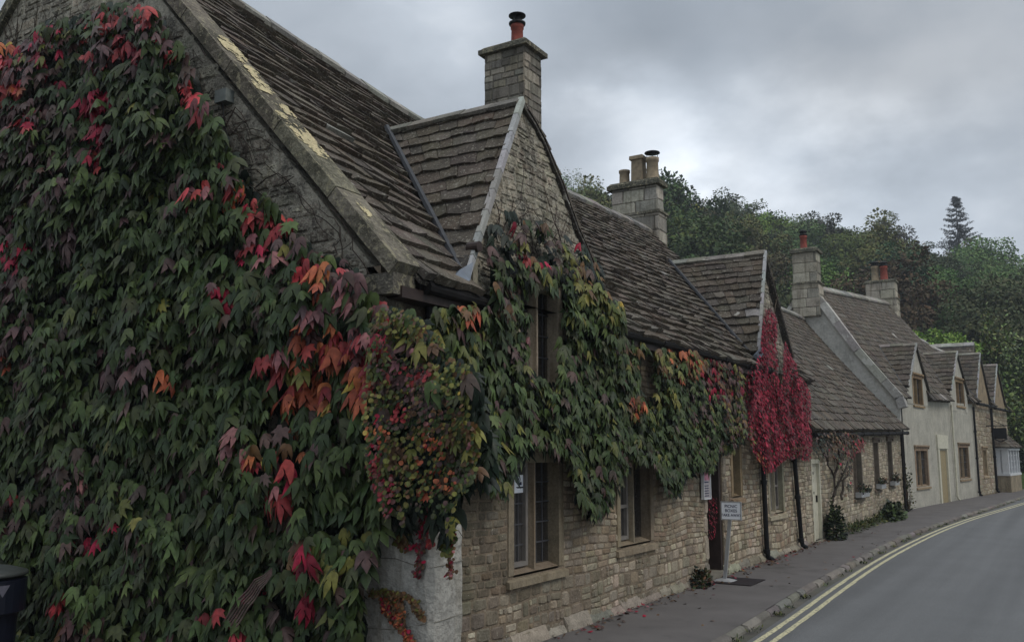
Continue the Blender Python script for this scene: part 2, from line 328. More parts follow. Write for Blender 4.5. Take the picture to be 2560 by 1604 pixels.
def window(fr, u0, u1, z0, z1, parent, lights=2, stone=(.30, .235, .15), hood=True, sill=True, bars=(2, 5), fw=.10, mat='frame_stone', curtain=True, barmat='leadcame', name='window', rd=.15, transom=None, casement=None, blind=None):
    """mullioned window filling the opening u0..u1, z0..z1: stone frame, glass, lead bars, sill"""
    m = MB(); jc = lambda: jit(stone, .12)
    fbox(m, fr, u0, u0+fw, z0, z1, -rd, .012, jc()); fbox(m, fr, u1-fw, u1, z0, z1, -rd, .012, jc())
    fbox(m, fr, u0+fw, u1-fw, z1-fw*1.0, z1, -rd, .009, jc())
    lw = (u1-u0-2*fw); mw = fw*.75
    xs = [u0+fw]
    for i in range(1, lights):
        c = u0+fw+lw*i/lights; m.hexa([fr(c-mw/2, z0, -rd), fr(c+mw/2, z0, -rd), fr(c+mw/5, z0, -.02), fr(c-mw/5, z0, -.02), fr(c-mw/2, z1-fw, -rd), fr(c+mw/2, z1-fw, -rd), fr(c+mw/5, z1-fw, -.02), fr(c-mw/5, z1-fw, -.02)], jc())
        xs += [c-mw/2, c+mw/2]
    xs.append(u1-fw)
    # sloping inner sill
    m.hexa([fr(u0+fw, z0-.02, -rd), fr(u1-fw, z0-.02, -rd), fr(u1-fw, z0-.02, .0), fr(u0+fw, z0-.02, .0), fr(u0+fw, z0+.05, -rd), fr(u1-fw, z0+.05, -rd), fr(u1-fw, z0, .0), fr(u0+fw, z0, .0)], jit(stone, .1))
    ob = m.build(name, M[mat], parent)
    if hood:
        h = MB(); fbox(h, fr, u0-.06, u1+.06, z1+.004, z1+.06, -.02, .07, jit(stone, .1)); fbox(h, fr, u0-.05, u0+.0, z1-.07, z1+.003, .014, .06, jit(stone, .1)); fbox(h, fr, u1, u1+.05, z1-.07, z1+.003, .014, .06, jit(stone, .1)); h.build('hood_mould', M[mat], ob)
    if sill:
        h = MB(); h.hexa([fr(u0-.04, z0-.11, -.05), fr(u1+.04, z0-.11, -.05), fr(u1+.04, z0-.11, .05), fr(u0-.04, z0-.11, .05), fr(u0-.04, z0-.022, -.05), fr(u1+.04, z0-.022, -.05), fr(u1+.04, z0-.05, .05), fr(u0-.04, z0-.05, .05)], jit(tuple(x*1.15 for x in stone), .1)); h.build('sill', M[mat], ob)
    g = MB(); bb = MB(); cu = MB()
    for i in range(lights):
        a, b = xs[2*i], xs[2*i+1]
        g.quad(fr(a, z0, -rd+.03), fr(b, z0, -rd+.03), fr(b, z1-fw, -rd+.03), fr(a, z1-fw, -rd+.03))
        nx, ny = bars; t = .007
        for k in range(1, nx+1):
            c = a+(b-a)*k/(nx+1); fbox(bb, fr, c-t, c+t, z0+.05, z1-fw, -rd+.028, -rd+.042)
        for k in range(1, ny+1):
            c = z0+.05+(z1-fw-z0-.05)*k/(ny+1); fbox(bb, fr, a, b, c-t, c+t, -rd+.029, -rd+.043)
        if casement is not None and i in casement:
            t = .022
            for (p, q, r, s_) in ((a, a+t*2, z0+.05, z1-fw), (b-t*2, b, z0+.05, z1-fw), (a+t*2, b-t*2, z0+.05, z0+.05+t*2), (a+t*2, b-t*2, z1-fw-t*2, z1-fw)):
                fbox(cu, fr, p, q, r, s_, -rd+.03, -rd+.075)
            if transom: fbox(cu, fr, a+t*2, b-t*2, transom-.02, transom+.02, -rd+.03, -rd+.075)
    g.build('glass', M['glass'], ob); bb.build('lead_bars', M[barmat], ob)
    if cu.v: cu.build('casement', M['casement'] if casement is not None and mat == 'frame_stone' else M['white'], ob)
    return ob

# ------------------------------------------------------------------ stone slate roofs
SL = dict(b=(.090, .072, .055), g=(.094, .080, .064), d=(.066, .055, .046), l=(.118, .104, .086))
def slates(mb, P, expo=(.30, .14), wid=(.22, .42), thick=.045, skip=None, L=None, sh=1.0, lift=.0, ragged=1.0, pale=.02):
    """P(u,v) -> point on the roof plane, v=0 eave .. 1 ridge"""
    L = L or (P(.5, 1)-P(.5, 0)).length
    v = 0.; row = 0
    while v < 1:
        e = (expo[0]+(expo[1]-expo[0])*v)*random.uniform(.92, 1.08); dv = e/L; v1 = min(v+dv, 1.0)
        a0, b0 = P(0, v), P(1, v); ln = (b0-a0).length
        if ln > .05:
            sc_ = (1-.35*v)
            u = -random.uniform(0, .5)*wid[0]/ln
            while u < 1:
                du = random.uniform(*wid)*sc_/ln; x0, x1 = max(u, 0), min(u+du, 1)
                if (1-x1)*ln < .07: x1 = 1
                u += du
                if (x1-x0)*ln < .03: continue
                if skip and skip(P((x0+x1)/2, (v+v1)/2)): continue
                g = .004/ln; rg = lambda: random.uniform(-.10, .06)*dv*ragged
                vb0, vb1 = v+rg(), v+rg(); vm = v+rg()*1.2; vt = min(v1+dv*.35, 1.0)
                pa, pb, pc, pd = P(x0+g, vb0), P(x1-g, vb1), P(x1-g, vt), P(x0+g, vt); pm = P((x0+x1)/2, vm)
                n = (pb-pa).cross(pd-pa)
                if n.length < 1e-9: continue
                n.normalize(); th_ = thick*(1-.5*v); t = th_*random.uniform(.7, 1.35)*sh; k = random.uniform(0, .3)*th_
                lf = n*(t+k+lift); tl = random.uniform(-.3, .3)*th_
                la, lb, lm = n*(t+k+tl+lift), n*(t+k-tl+lift), n*(t+k+lift)
                under = n*(lift+.002)
                r = random.random(); col = SL['b'] if r < .45 else SL['g'] if r < .72 else SL['d'] if r < .92-pale else SL['l']
                if random.random() < pale*.35: col = (.26, .25, .23)
                col = jit(col, .15)
                vs = [pa+under*.2, pm+under*.2, pb+under*.2, pa+la, pm+lm, pb+lb, pd+n*(lift+.006), pc+n*(lift+.006)]
                mb.add(vs, [[3, 4, 7, 6], [4, 5, 7], [0, 1, 4, 3], [1, 2, 5, 4], [0, 3, 6], [2, 7, 5]], col)
                # keep the butt edge darker only by real shadow
        v = v1; row += 1
def ridge_stones(mb, pts, w=.17, h=.05, step=.42, col=(.2, .19, .165)):
    pts = [Vector(p) for p in pts]
    for a, b in zip(pts, pts[1:]):
        L = (b-a).length; n = max(1, round(L/step)); d = (b-a)/n
        for i in range(n):
            p, q = a+d*i+d*.012, a+d*(i+1)-d*.012; s = d.cross(Vector((0, 0, 1))).normalized(); dz = Vector((0, 0, random.uniform(-.008, .01)))
            c = jit(col, .22); up = Vector((0, 0, h)); dn = Vector((0, 0, -w*.95))
            for e in (1, -1):
                x = [p+dz-up*.3, q+dz-up*.3, q+dz+s*w*e+dn, p+dz+s*w*e+dn, p+dz+up, q+dz+up, q+dz+s*w*e+dn+up+s*e*.02, p+dz+s*w*e+dn+up+s*e*.02]
                mb.hexa(x if e > 0 else [x[i] for i in (1, 0, 3, 2, 5, 4, 7, 6)], c)
def bilin(a, b, c, d):  # eave-left, eave-right, ridge-right, ridge-left
    a, b, c, d = map(Vector, (a, b, c, d)); return lambda u, v: (a*(1-u)+b*u)*(1-v)+(d*(1-u)+c*u)*v
def sheet(mb, P, nu=1, nv=1, off=-.03, col=(.05, .045, .04), skip=None):
    for i in range(nu):
        for j in range(nv):
            q = [P(i/nu, j/nv), P((i+1)/nu, j/nv), P((i+1)/nu, (j+1)/nv), P(i/nu, (j+1)/nv)]
            if skip and skip((q[0]+q[2])/2): continue
            n = (q[1]-q[0]).cross(q[3]-q[0])
            if n.length < 1e-9: n = Vector((0, 0, 1))
            n.normalize(); mb.hexa([p+n*(off-.03) for p in q]+[p+n*off for p in q], col)

# ------------------------------------------------------------------ chimneys
def chimney(parent, x0, x1, y0, y1, zb, zt, cap=(.08, .13), mould=None, lower=.05, rot=0, bs=((.13, .24), (.2, .45)), wts=None, pots=(), mean=(.30, .275, .225)):
    """stack of ashlar on four faces, cap slab, optional moulding, pots as sub-parts"""
    cx, cy = (x0+x1)/2, (y0+y1)/2; wts = wts or dict(pale=3, grey=3, tan=1.5, dark=1)
    m = MB(); cr, sr = math.cos(rot), math.sin(rot)
    R = lambda x, y: (cx+(x-cx)*cr-(y-cy)*sr, cy+(x-cx)*sr+(y-cy)*cr)
    def body(xa, xb, ya, yb, za, zc):
        q = [R(xa, ya), R(xb, ya), R(xb, yb), R(xa, yb)]
        i = .012
        m.hexa([(*R(xa+i, ya+i), za), (*R(xb-i, ya+i), za), (*R(xb-i, yb-i), za), (*R(xa+i, yb-i), za), (*R(xa+i, ya+i), zc), (*R(xb-i, ya+i), zc), (*R(xb-i, yb-i), zc), (*R(xa+i, yb-i), zc)], (.16, .145, .115))
        for k in range(4):
            a, b = Vector(q[k]), Vector(q[(k+1) % 4]); f = Fr(a, b-a)
            f.o = f.o-f.n*.012
            stones(m, f, 0, (b-a).length, za, zc, ch=bs[0], sw=bs[1], wts=wts, dep=(.010, .016), gap=.008, rnd=.05, wav=0, jt=.12, mean=mean)
    zm = mould if mould else zb
    body(x0, x1, y0, y1, zm, zt)
    if mould: body(x0-lower, x1+lower, y0-lower, y1+lower, zb, mould)
    ob = m.build('chimney', M['ashlar'], parent)
    k = MB(); e, t = cap
    def slab(mbb, ex, za, zc, col, hip=0):
        p = [R(x0-ex, y0-ex), R(x1+ex, y0-ex), R(x1+ex, y1+ex), R(x0-ex, y1+ex)]; p2 = [R(x0-ex+hip, y0-ex+hip), R(x1+ex-hip, y0-ex+hip), R(x1+ex-hip, y1+ex-hip), R(x0-ex+hip, y1+ex-hip)]
        mbb.hexa([(*v, za) for v in p]+[(*v, zc) for v in p2], col)
    slab(k, e, zt, zt+t*.6, (.13, .125, .10)); slab(k, e-.015, zt+t*.6+.001, zt+t, (.12, .115, .09), .05); k.build('chimney_cap', M['cope'], ob)
    if mould:
        k = MB(); slab(k, lower+.035, mould-.03, mould+.03, (.15, .14, .115), .015); k.build('string_course', M['cope'], ob)
    for (px_, py_, r, h, mt, cowl, sq) in pots:
        X, Y = R(px_, py_); p = MB(); z0 = zt+t-.01
        if sq:
            for (za, zc, a, b) in ((0, h*.86, r*.92, r*.85), (h*.86, h, r*1.12, r*1.08)):
                p.hexa([(X-a, Y-a, z0+za), (X+a, Y-a, z0+za), (X+a, Y+a, z0+za), (X-a, Y+a, z0+za), (X-b, Y-b, z0+zc), (X+b, Y-b, z0+zc), (X+b, Y+b, z0+zc), (X-b, Y+b, z0+zc)])
        else:
            p.lathe((X, Y, z0), [(r*1.12, 0), (r*1.08, h*.08), (r*.95, h*.12), (r*.88, h*.78), (r*1.0, h*.82), (r*1.02, h*.97), (r*.8, h), (r*.7, h*.97), (.001, h*.9)], 20)
        po = p.build('chimney_pot', M[mt], ob, smooth=not sq)
        if cowl:
            q = MB(); zc = z0+h
            if cowl == 'disc':
                q.lathe((X, Y, zc), [(r*.6, -.02), (r*1.25, .0), (r*1.28, .03), (r*.7, .05), (r*.5, .07), (r*.42, .12), (r*.7, .135), (r*1.3, .15), (r*1.3, .165), (r*.5, .20), (.001, .205)], 24)
            elif cowl == 'lid':
                for a in range(4):
                    q.tube([(X+r*.8*math.cos(a*1.57+.4), Y+r*.8*math.sin(a*1.57+.4), zc-.02), (X+r*.8*math.cos(a*1.57+.4), Y+r*.8*math.sin(a*1.57+.4), zc+.11)], .008, 5)
                q.lathe((X, Y, zc+.1), [(r*1.2, 0), (r*1.15, .02), (r*.5, .05), (.001, .06)], 20)
            else:
                q.lathe((X, Y, zc), [(r*.8, -.02), (r*1.15, .0), (r*1.1, .04), (r*.9, .05), (r*.9, .1), (r*1.15, .11), (r*1.15, .14), (r*.6, .19), (.001, .2)], 18)
            q.build('cowl', M['black'], po, smooth=True)
    return ob

# =================================================================== SETTING: road, pavement, kerb
KERB = [onZ(x, y) for x, y in ((1894, 1548), (1989, 1484), (2057, 1444), (2136, 1403), (2215, 1361), (2295, 1325), (2374, 1298), (2454, 1273), (2560, 1240))]
KT = sorted([(p.y, p.x) for p in KERB]); KT = [(-30, KT[0][1]+.25), (6, KT[0][1]+.05)]+KT+[(58, -.2), (75, 5), (95, 16)]
ZR = -.075
YEL = [onZ(x, y, ZR+.004) for x, y in ((1886, 1603), (1977, 1540), (2096, 1456), (2176, 1405), (2247, 1367), (2335, 1326), (2414, 1297), (2560, 1255))]
YT = sorted([(p.y, p.x) for p in YEL]); YT = [(-30, YT[0][1]+.25), (6, YT[0][1]+.03)]+YT+[(58, .2), (75, 5.5), (95, 16.5)]
def smooth_tab(tab, y, r=1.6):
    return sum(interp(y+d, tab) for d in (-r, -r/2, 0, r/2, r))/5
kx = lambda y: smooth_tab(KT, y); yx = lambda y: smooth_tab(YT, y)
def road_mat():
    m, nt, b = mat_base('asphalt')
    tc = nd(nt, 'ShaderNodeTexCoord'); ob = tc.outputs['Object']
    n1 = nd(nt, 'ShaderNodeTexNoise', Scale=90., Detail=6.0, Roughness=.75); lk(nt, ob, n1.inputs['Vector'])
    n2 = nd(nt, 'ShaderNodeTexNoise', Scale=1.1, Detail=5.0); lk(nt, ob, n2.inputs['Vector'])
    mp = nd(nt, 'ShaderNodeMapping'); mp.inputs['Scale'].default_value = (1.6, .03, 1); lk(nt, ob, mp.inputs[0])
    n3 = nd(nt, 'ShaderNodeTexNoise', Scale=1.6, Detail=3.0); lk(nt, mp.outputs[0], n3.inputs['Vector'])
    c = ramp(nt, n1.outputs[0], [(.30, (.068, .072, .074)), (.5, (.12, .124, .126)), (.70, (.20, .202, .202))])
    c = mixc(nt, 1., c, ramp(nt, n2.outputs[0], [(.3, (.94,)*3), (.7, (1.05,)*3)]), 'MULTIPLY')
    c = mixc(nt, 1., c, ramp(nt, n3.outputs[0], [(.35, (.88,)*3), (.65, (1.12,)*3)]), 'MULTIPLY')
    lk(nt, c, b.inputs['Base Color']); b.inputs['Roughness'].default_value = .8; b.inputs['Specular IOR Level'].default_value = .35
    bp = nd(nt, 'ShaderNodeBump', Strength=.5, Distance=.006); lk(nt, n1.outputs[0], bp.inputs['Height']); lk(nt, bp.outputs[0], b.inputs['Normal'])
    return m
M['road'] = road_mat()
M['pave'] = col_mat('pavement_tarmac', .88, .3, mott=(.2, 1.5, 90.), bump=(.5, 160., .006), moss=((.05, .045, .04), .9, .55, .55), spots=[(120., .70, (.2, .19, .18), .5)])
M['kerb'] = col_mat('kerb_stone', .9, .2, mott=(.3, 4., 40.), bump=(.6, 30., .012), moss=((.06, .06, .035), 2., .6, .6))
def paint_mat():
    m, nt, b = mat_base('yellow_road_paint')
    tc = nd(nt, 'ShaderNodeTexCoord'); n = nd(nt, 'ShaderNodeTexNoise', Scale=26., Detail=6., Roughness=.7); lk(nt, tc.outputs['Object'], n.inputs['Vector'])
    c = ramp(nt, n.outputs[0], [(.41, (.20, .19, .15)), (.48, (.54, .50, .31)), (.7, (.66, .62, .40))]); lk(nt, c, b.inputs['Base Color']); b.inputs['Roughness'].default_value = .75
    return m
M['yellow'] = paint_mat()
def strip(fa, fb, z, y0, y1, step, mat, name, kind='structure', col=(1, 1, 1)):
    m = MB(); y = y0; ys = []
    while y < y1: ys.append(y); y += step
    ys.append(y1)
    for a, b in zip(ys, ys[1:]):
        za, zb = (z(a), z(b)) if callable(z) else (z, z)
        m.quad((fa(a), a, za), (fb(a), a, za), (fb(b), b, zb), (fa(b), b, zb), col)
    o = m.build(name, mat); tag(o, kind=kind); return o
g = MB(); g.quad((-900, -300, -.12), (900, -300, -.12), (900, 1500, -.12), (-900, 1500, -.12), (.03, .045, .018)); tag(g.build('ground', M['leaf']), kind='structure')
strip(lambda y: kx(y)-.3, lambda y: kx(y)+5.6, ZR, -20, 95, .8, M['road'], 'road')
strip(lambda y: -4.75 if y < 30 else -4.75+(y-30)*.11, lambda y: kx(y)-.06, 0.0, -20, 70, .5, M['pave'], 'pavement', col=(.125, .116, .112))
strip(lambda y: kx(y)+5.55, lambda y: kx(y)+7.4, .02, -20, 95, .8, M['pave'], 'pavement', col=(.12, .11, .105))
strip(lambda y: -16, lambda y: -4.75, -.006, -20, 5.7, 2., M['pave'], 'forecourt', col=(.12, .112, .105))
m = MB()
for off in (0, .14):
    y = -5.; 
    while y < 80:
        y2 = y+.4; w_ = .062*(1+.14*nz(y*3, off))
        a, b = yx(y)+off, yx(y2)+off
        m.quad((a, y, ZR+.004), (a+w_, y, ZR+.004), (b+w_, y2, ZR+.004), (b, y2, ZR+.004)); y = y2
tag(m.build('yellow_lines', M['yellow']), kind='structure')
m = MB(); y = 3.
while y < 70:     # kerb of separate worn stones
    l = random.uniform(.28, .8); a, b = kx(y), kx(y+l-.02); h = random.uniform(-.006, .008); e = random.uniform(-.02, .012); wd = random.uniform(.05, .085)
    c = jit((.175, .16, .14), .22)
    t = [(a-wd, y, h), (a+e, y+.02, h-.015), (b+e, y+l-.04, h-.012), (b-wd, y+l-.02, h)]
    mid = [(p[0]+(.02 if i in (1, 2) else -.0), p[1], p[2]-.03) for i, p in enumerate(t)]
    bt = [(p[0]+(.03 if i in (1, 2) else 0), p[1], ZR-.05) for i, p in enumerate(t)]
    m.hexa(bt+mid, c); m.add(mid+t, [[4, 5, 6, 7], [0, 1, 5, 4], [1, 2, 6, 5], [2, 3, 7, 6], [3, 0, 4, 7]], c); y += l
tag(m.build('kerb', M['kerb']), kind='structure')
m = MB(); y = 3.
while y < 40:     # dark gritty channel between kerb and lines
    a, b = kx(y)+.0, kx(y+.5); m.quad((a, y, ZR+.002), (a+.13+.04*nz(y*2, 1), y, ZR+.002), (b+.13+.04*nz(y*2+1, 1), y+.5, ZR+.002), (b, y+.5, ZR+.002), jit((.10, .095, .08), .15)); y += .5
tag(m.build('gutter_channel', M['pave']), kind='structure')

# =================================================================== HOUSE A : the ivy clad cottage
XF = -4.54; GY = 5.40; AEND = 18.4
A = thing('stone_cottage', (XF, GY, 0), 'long ivy-clad stone cottage with two gabled dormers under a steep stone slate roof', 'cottage')
FA = Fr((XF, 0), (0, 1))
WA = dict(w1=(7.30, 8.38, .66, 1.80), wd=(7.42, 8.39, 2.5, 3.56), w2=(9.68, 10.76, .72, 1.80), w3=(13.86, 14.42, 1.12, 2.0), sash=(15.86, 16.88, .74, 1.82))
door = (12.74, 13.44, .06, 1.86)
ops = list(WA.values())+[door]
m = MB(); o_low = [o for o in ops if o[2] < 3.2]
wall_slab(m, FA, GY, AEND, -.3, 3.26, [(a, b, c, min(d, 3.26)) for a, b, c, d in o_low], col=(.20, .16, .115))
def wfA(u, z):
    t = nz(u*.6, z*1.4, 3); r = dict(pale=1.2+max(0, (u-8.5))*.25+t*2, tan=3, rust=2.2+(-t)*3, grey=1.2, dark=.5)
    if u < 7.5: r = dict(dark=4, grey=1.4, tan=.5, rust=1.2, pale=.15)  # darker stones near the buttress: damp stain, and its shade painted in
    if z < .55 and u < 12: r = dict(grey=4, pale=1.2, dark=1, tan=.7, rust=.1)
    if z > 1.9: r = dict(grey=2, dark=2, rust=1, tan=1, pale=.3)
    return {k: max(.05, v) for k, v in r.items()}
wfA.tone = lambda u, z: .62 if u < 7.25 else .62+.38*min(1, (u-7.25)/.9)  # stone colour dimmed towards the buttress, part damp stain, part painted shade
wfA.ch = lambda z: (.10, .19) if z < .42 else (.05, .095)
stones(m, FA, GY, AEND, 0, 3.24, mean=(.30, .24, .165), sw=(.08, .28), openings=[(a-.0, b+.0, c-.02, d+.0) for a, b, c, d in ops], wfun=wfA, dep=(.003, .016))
m.build('front_wall', M['stone'], A)
# plinth of rough lime splash at the foot of the wall
m = MB(); u = 6.6; _second = False
while u < 18.2:
    l = random.uniform(.25, .7); h = random.uniform(.03, .13); d = random.uniform(.04, .10)
    if u > 13.5 and not _second: m.build('footing', M['stone'], A); m = MB(); _second = True
    if not (12.6 < u+l/2 < 13.5):
        q = [FA(u, -.1, -.02), FA(u+l, -.1, -.02), FA(u+l+.02, -.1, d+random.uniform(-.02, .02)), FA(u-.02, -.1, d)]
        t = [FA(u, h+.05, -.01), FA(u+l, h+.05, -.01), FA(u+l, h*.5, d*.6), FA(u, h*.6, d*.6)]; m.hexa(q+t, jit((.24, .22, .18), .25))
    u += l
m.build('footing', M['stone'], A)
# gable wall
m = MB(); AP = (-9.05, 8.0)
gp = [(-4.56, -.3), (-4.56, 3.2), AP, (-12.6, 4.65), (-12.6, -.3)]
m.add([(x, GY, z) for x, z in gp]+[(x, GY+.35, z) for x, z in gp], [[0, 1, 2, 3, 4][::-1], [5, 6, 7, 8, 9]]+[[i, (i+1) % 5, 5+(i+1) % 5, 5+i] for i in range(5)], (.42, .39, .32))
fg = Fr((-12.6, GY-.002), (1, 0)); stones(m, fg, 0, 8.0, 2.6, 7.8, ch=(.07, .15), sw=(.12, .38), inside=lambda u, z: z+.12 < 3.2+(8.04-u)*1.069 and z+.12 < 4.65+u*.944, wts=dict(grey=3, pale=2, dark=1.5), dep=(.002, .018), mean=(.36, .335, .275), gap=.014)
m.build('gable_wall', M['rough'], A)
# parapet coping up both rakes
def rake(mb, p, q, n, y0, y1, t0, t1, col):
    p, q = Vector(p), Vector(q); d = (q-p)/n; nn = Vector((-(q-p).z, 0, (q-p).x)).normalized()
    if nn.z < 0: nn = -nn
    for i in range(n):
        a, b = p+d*i+d*.006, p+d*(i+1)-d*.006; o = random.uniform(-.003, .003); c = jit(col, .15)
        lo, hi = nn*(t0+o), nn*(t1+o); Y = lambda v, y: Vector((v.x, y, v.z))
        mb.hexa([Y(a+lo, y0), Y(b+lo, y0), Y(b+lo, y1), Y(a+lo, y1), Y(a+hi, y0), Y(b+hi, y0), Y(b+hi, y1), Y(a+hi, y1)], c)
m = MB(); rake(m, (-4.42, 0, 3.16), (AP[0]-.05, 0, AP[1]+.08), 7, GY-.06, GY+.26, .02, .145, (.165, .152, .118)); rake(m, (AP[0]+.05, 0, AP[1]+.02), (-12.75, 0, 4.5), 6, GY-.07, GY+.30, .0, .15, (.12, .12, .09))
cope = m.build('gable_coping', M['cope'], A)
m = MB()    # flaking yellow limewash left on the coping
cd = (Vector((AP[0], 0, AP[1]+.06))-Vector((-4.42, 0, 3.16))).normalized(); cn = Vector((-cd.z, 0, cd.x)); cn = cn if cn.z > 0 else -cn
def cope_pt(s, y, h=.154): p = Vector((-4.42, 0, 3.16))+cd*s+cn*h; return Vector((p.x, y, p.z))
def s_of(px, py):
    best = None
    for i in range(700):
        s = i*.01; q = proj(cope_pt(s, GY+.12))[0]; d = abs(q[0]-px)+abs(q[1]-py)
        if best is None or d < best[0]: best = (d, s)
    return best[1]
for (pa, pb, w0, w1, sd_) in (((508, 92), (562, 148), .02, .20, 1), ((600, 165), (632, 210), .08, .22, 2), ((655, 210), (612, 232), -.02, .18, 3), ((668, 258), (708, 292), .10, .28, 4), ((648, 285), (668, 305), -.05, .06, 5), ((690, 318), (760, 385), .0, .26, 6), ((852, 508), (878, 540), .05, .12, 7)):
    s1, s0 = s_of(*pa), s_of(*pb); s0, s1 = min(s0, s1), max(s0, s1)
    ctr = ((s0+s1)/2, GY+(w0+w1)/2); hs, hw = max(.06, (s1-s0)*.62), (w1-w0)*.7; cs = .011
    for i in range(int(-hs/cs), int(hs/cs)+1):
        for j in range(int(-hw/cs), int(hw/cs)+1):
            ss, yy = ctr[0]+i*cs, ctr[1]+j*cs
            if not (GY-.055 < yy < GY+.25): continue
            q = (i*cs/hs)**2+(j*cs/hw)**2; v_ = 1-q+1.5*nz(ss*6, yy*9, sd_)+1.3*nz(ss*26, yy*26, sd_)+.5*nz(ss*70, yy*70, sd_)
            if v_ > .30: m.add([cope_pt(ss, yy, .1475), cope_pt(ss+cs, yy, .1475), cope_pt(ss+cs, yy+cs, .1475), cope_pt(ss, yy+cs, .1475)], [[0, 1, 2, 3]], jit((.50, .43, .26), .15))
m.build('limewash_flakes', M['flake'], cope)
# kneeler stone + eave box end
m = MB(); m.box((-4.70, GY-.04, 3.02), (-4.38, GY+.24, 3.19), (.13, .12, .10)); m.box((-4.62, GY-.02, 2.4), (-4.51, GY+.26, 3.01), (.14, .125, .1)); m.build('kneeler', M['cope'], A)
# buttress wall at the corner, limewashed
nb = (-.7265*GY, GY-.08)
m = MB(); bx0, bx1, by0, by1 = -4.66, -3.90, GY-.10, GY+.24
zt = 2.05
n_ = 26; zz = [-.4+(zt+.4)*i/n_ for i in range(n_+1)]
def sec(z, s_):
    x1 = bx0+(bx1-bx0)*s_; ch = .07+.025*nz(z*3, 8); j = lambda k: .02*nz(z*4, k, 3)+.008*nz(z*17, k, 5); out = [(bx0, by0, z)]
    for k in range(1, 7): t = k/7; out.append((bx0+(x1-ch-bx0)*t, by0+j(k), z))
    return out+[(x1-ch+j(9), by0+j(9)*.5, z), (x1-.02+j(10), by0+ch*.35, z), (x1+j(11), by0+ch, z), (x1+j(12), by1, z), (bx0, by1, z)]
for za, zb_ in zip(zz, zz[1:]):
    f_ = lambda z: interp(z, [(0, 1.), (1.2, .99), (1.8, .94), (zt, .8)])
    p_, q_ = sec(za, f_(za)), sec(zb_, f_(zb_)); n = len(p_); m.add(p_+q_, [[i, (i+1) % n, n+(i+1) % n, n+i] for i in range(n)], (.40, .39, .355))
m.add(sec(zt, .80), [list(range(12))], (.4, .39, .36))
bt = m.build('corner_buttress', M['buttress'], A)
m = MB()     # open mortar joints on the buttress
for z, z2 in ((.52, .60), (1.02, .98), (-.02, .05)):
    pts = [(bx0+.02, by0-.002, z), (bx0+.4, by0-.002, z+.015), (bx1-.09, by0-.002, z2), (bx1-.02, by0+.03, z2+.012), (bx1+.002, by0+.08, z2+.02), (bx1+.002, by1, z2+.03)]
    m = MB(); m.tube(pts, .0035, 4, (.2, .19, .16)); m.build('mortar_joint', M['mortar'], bt)

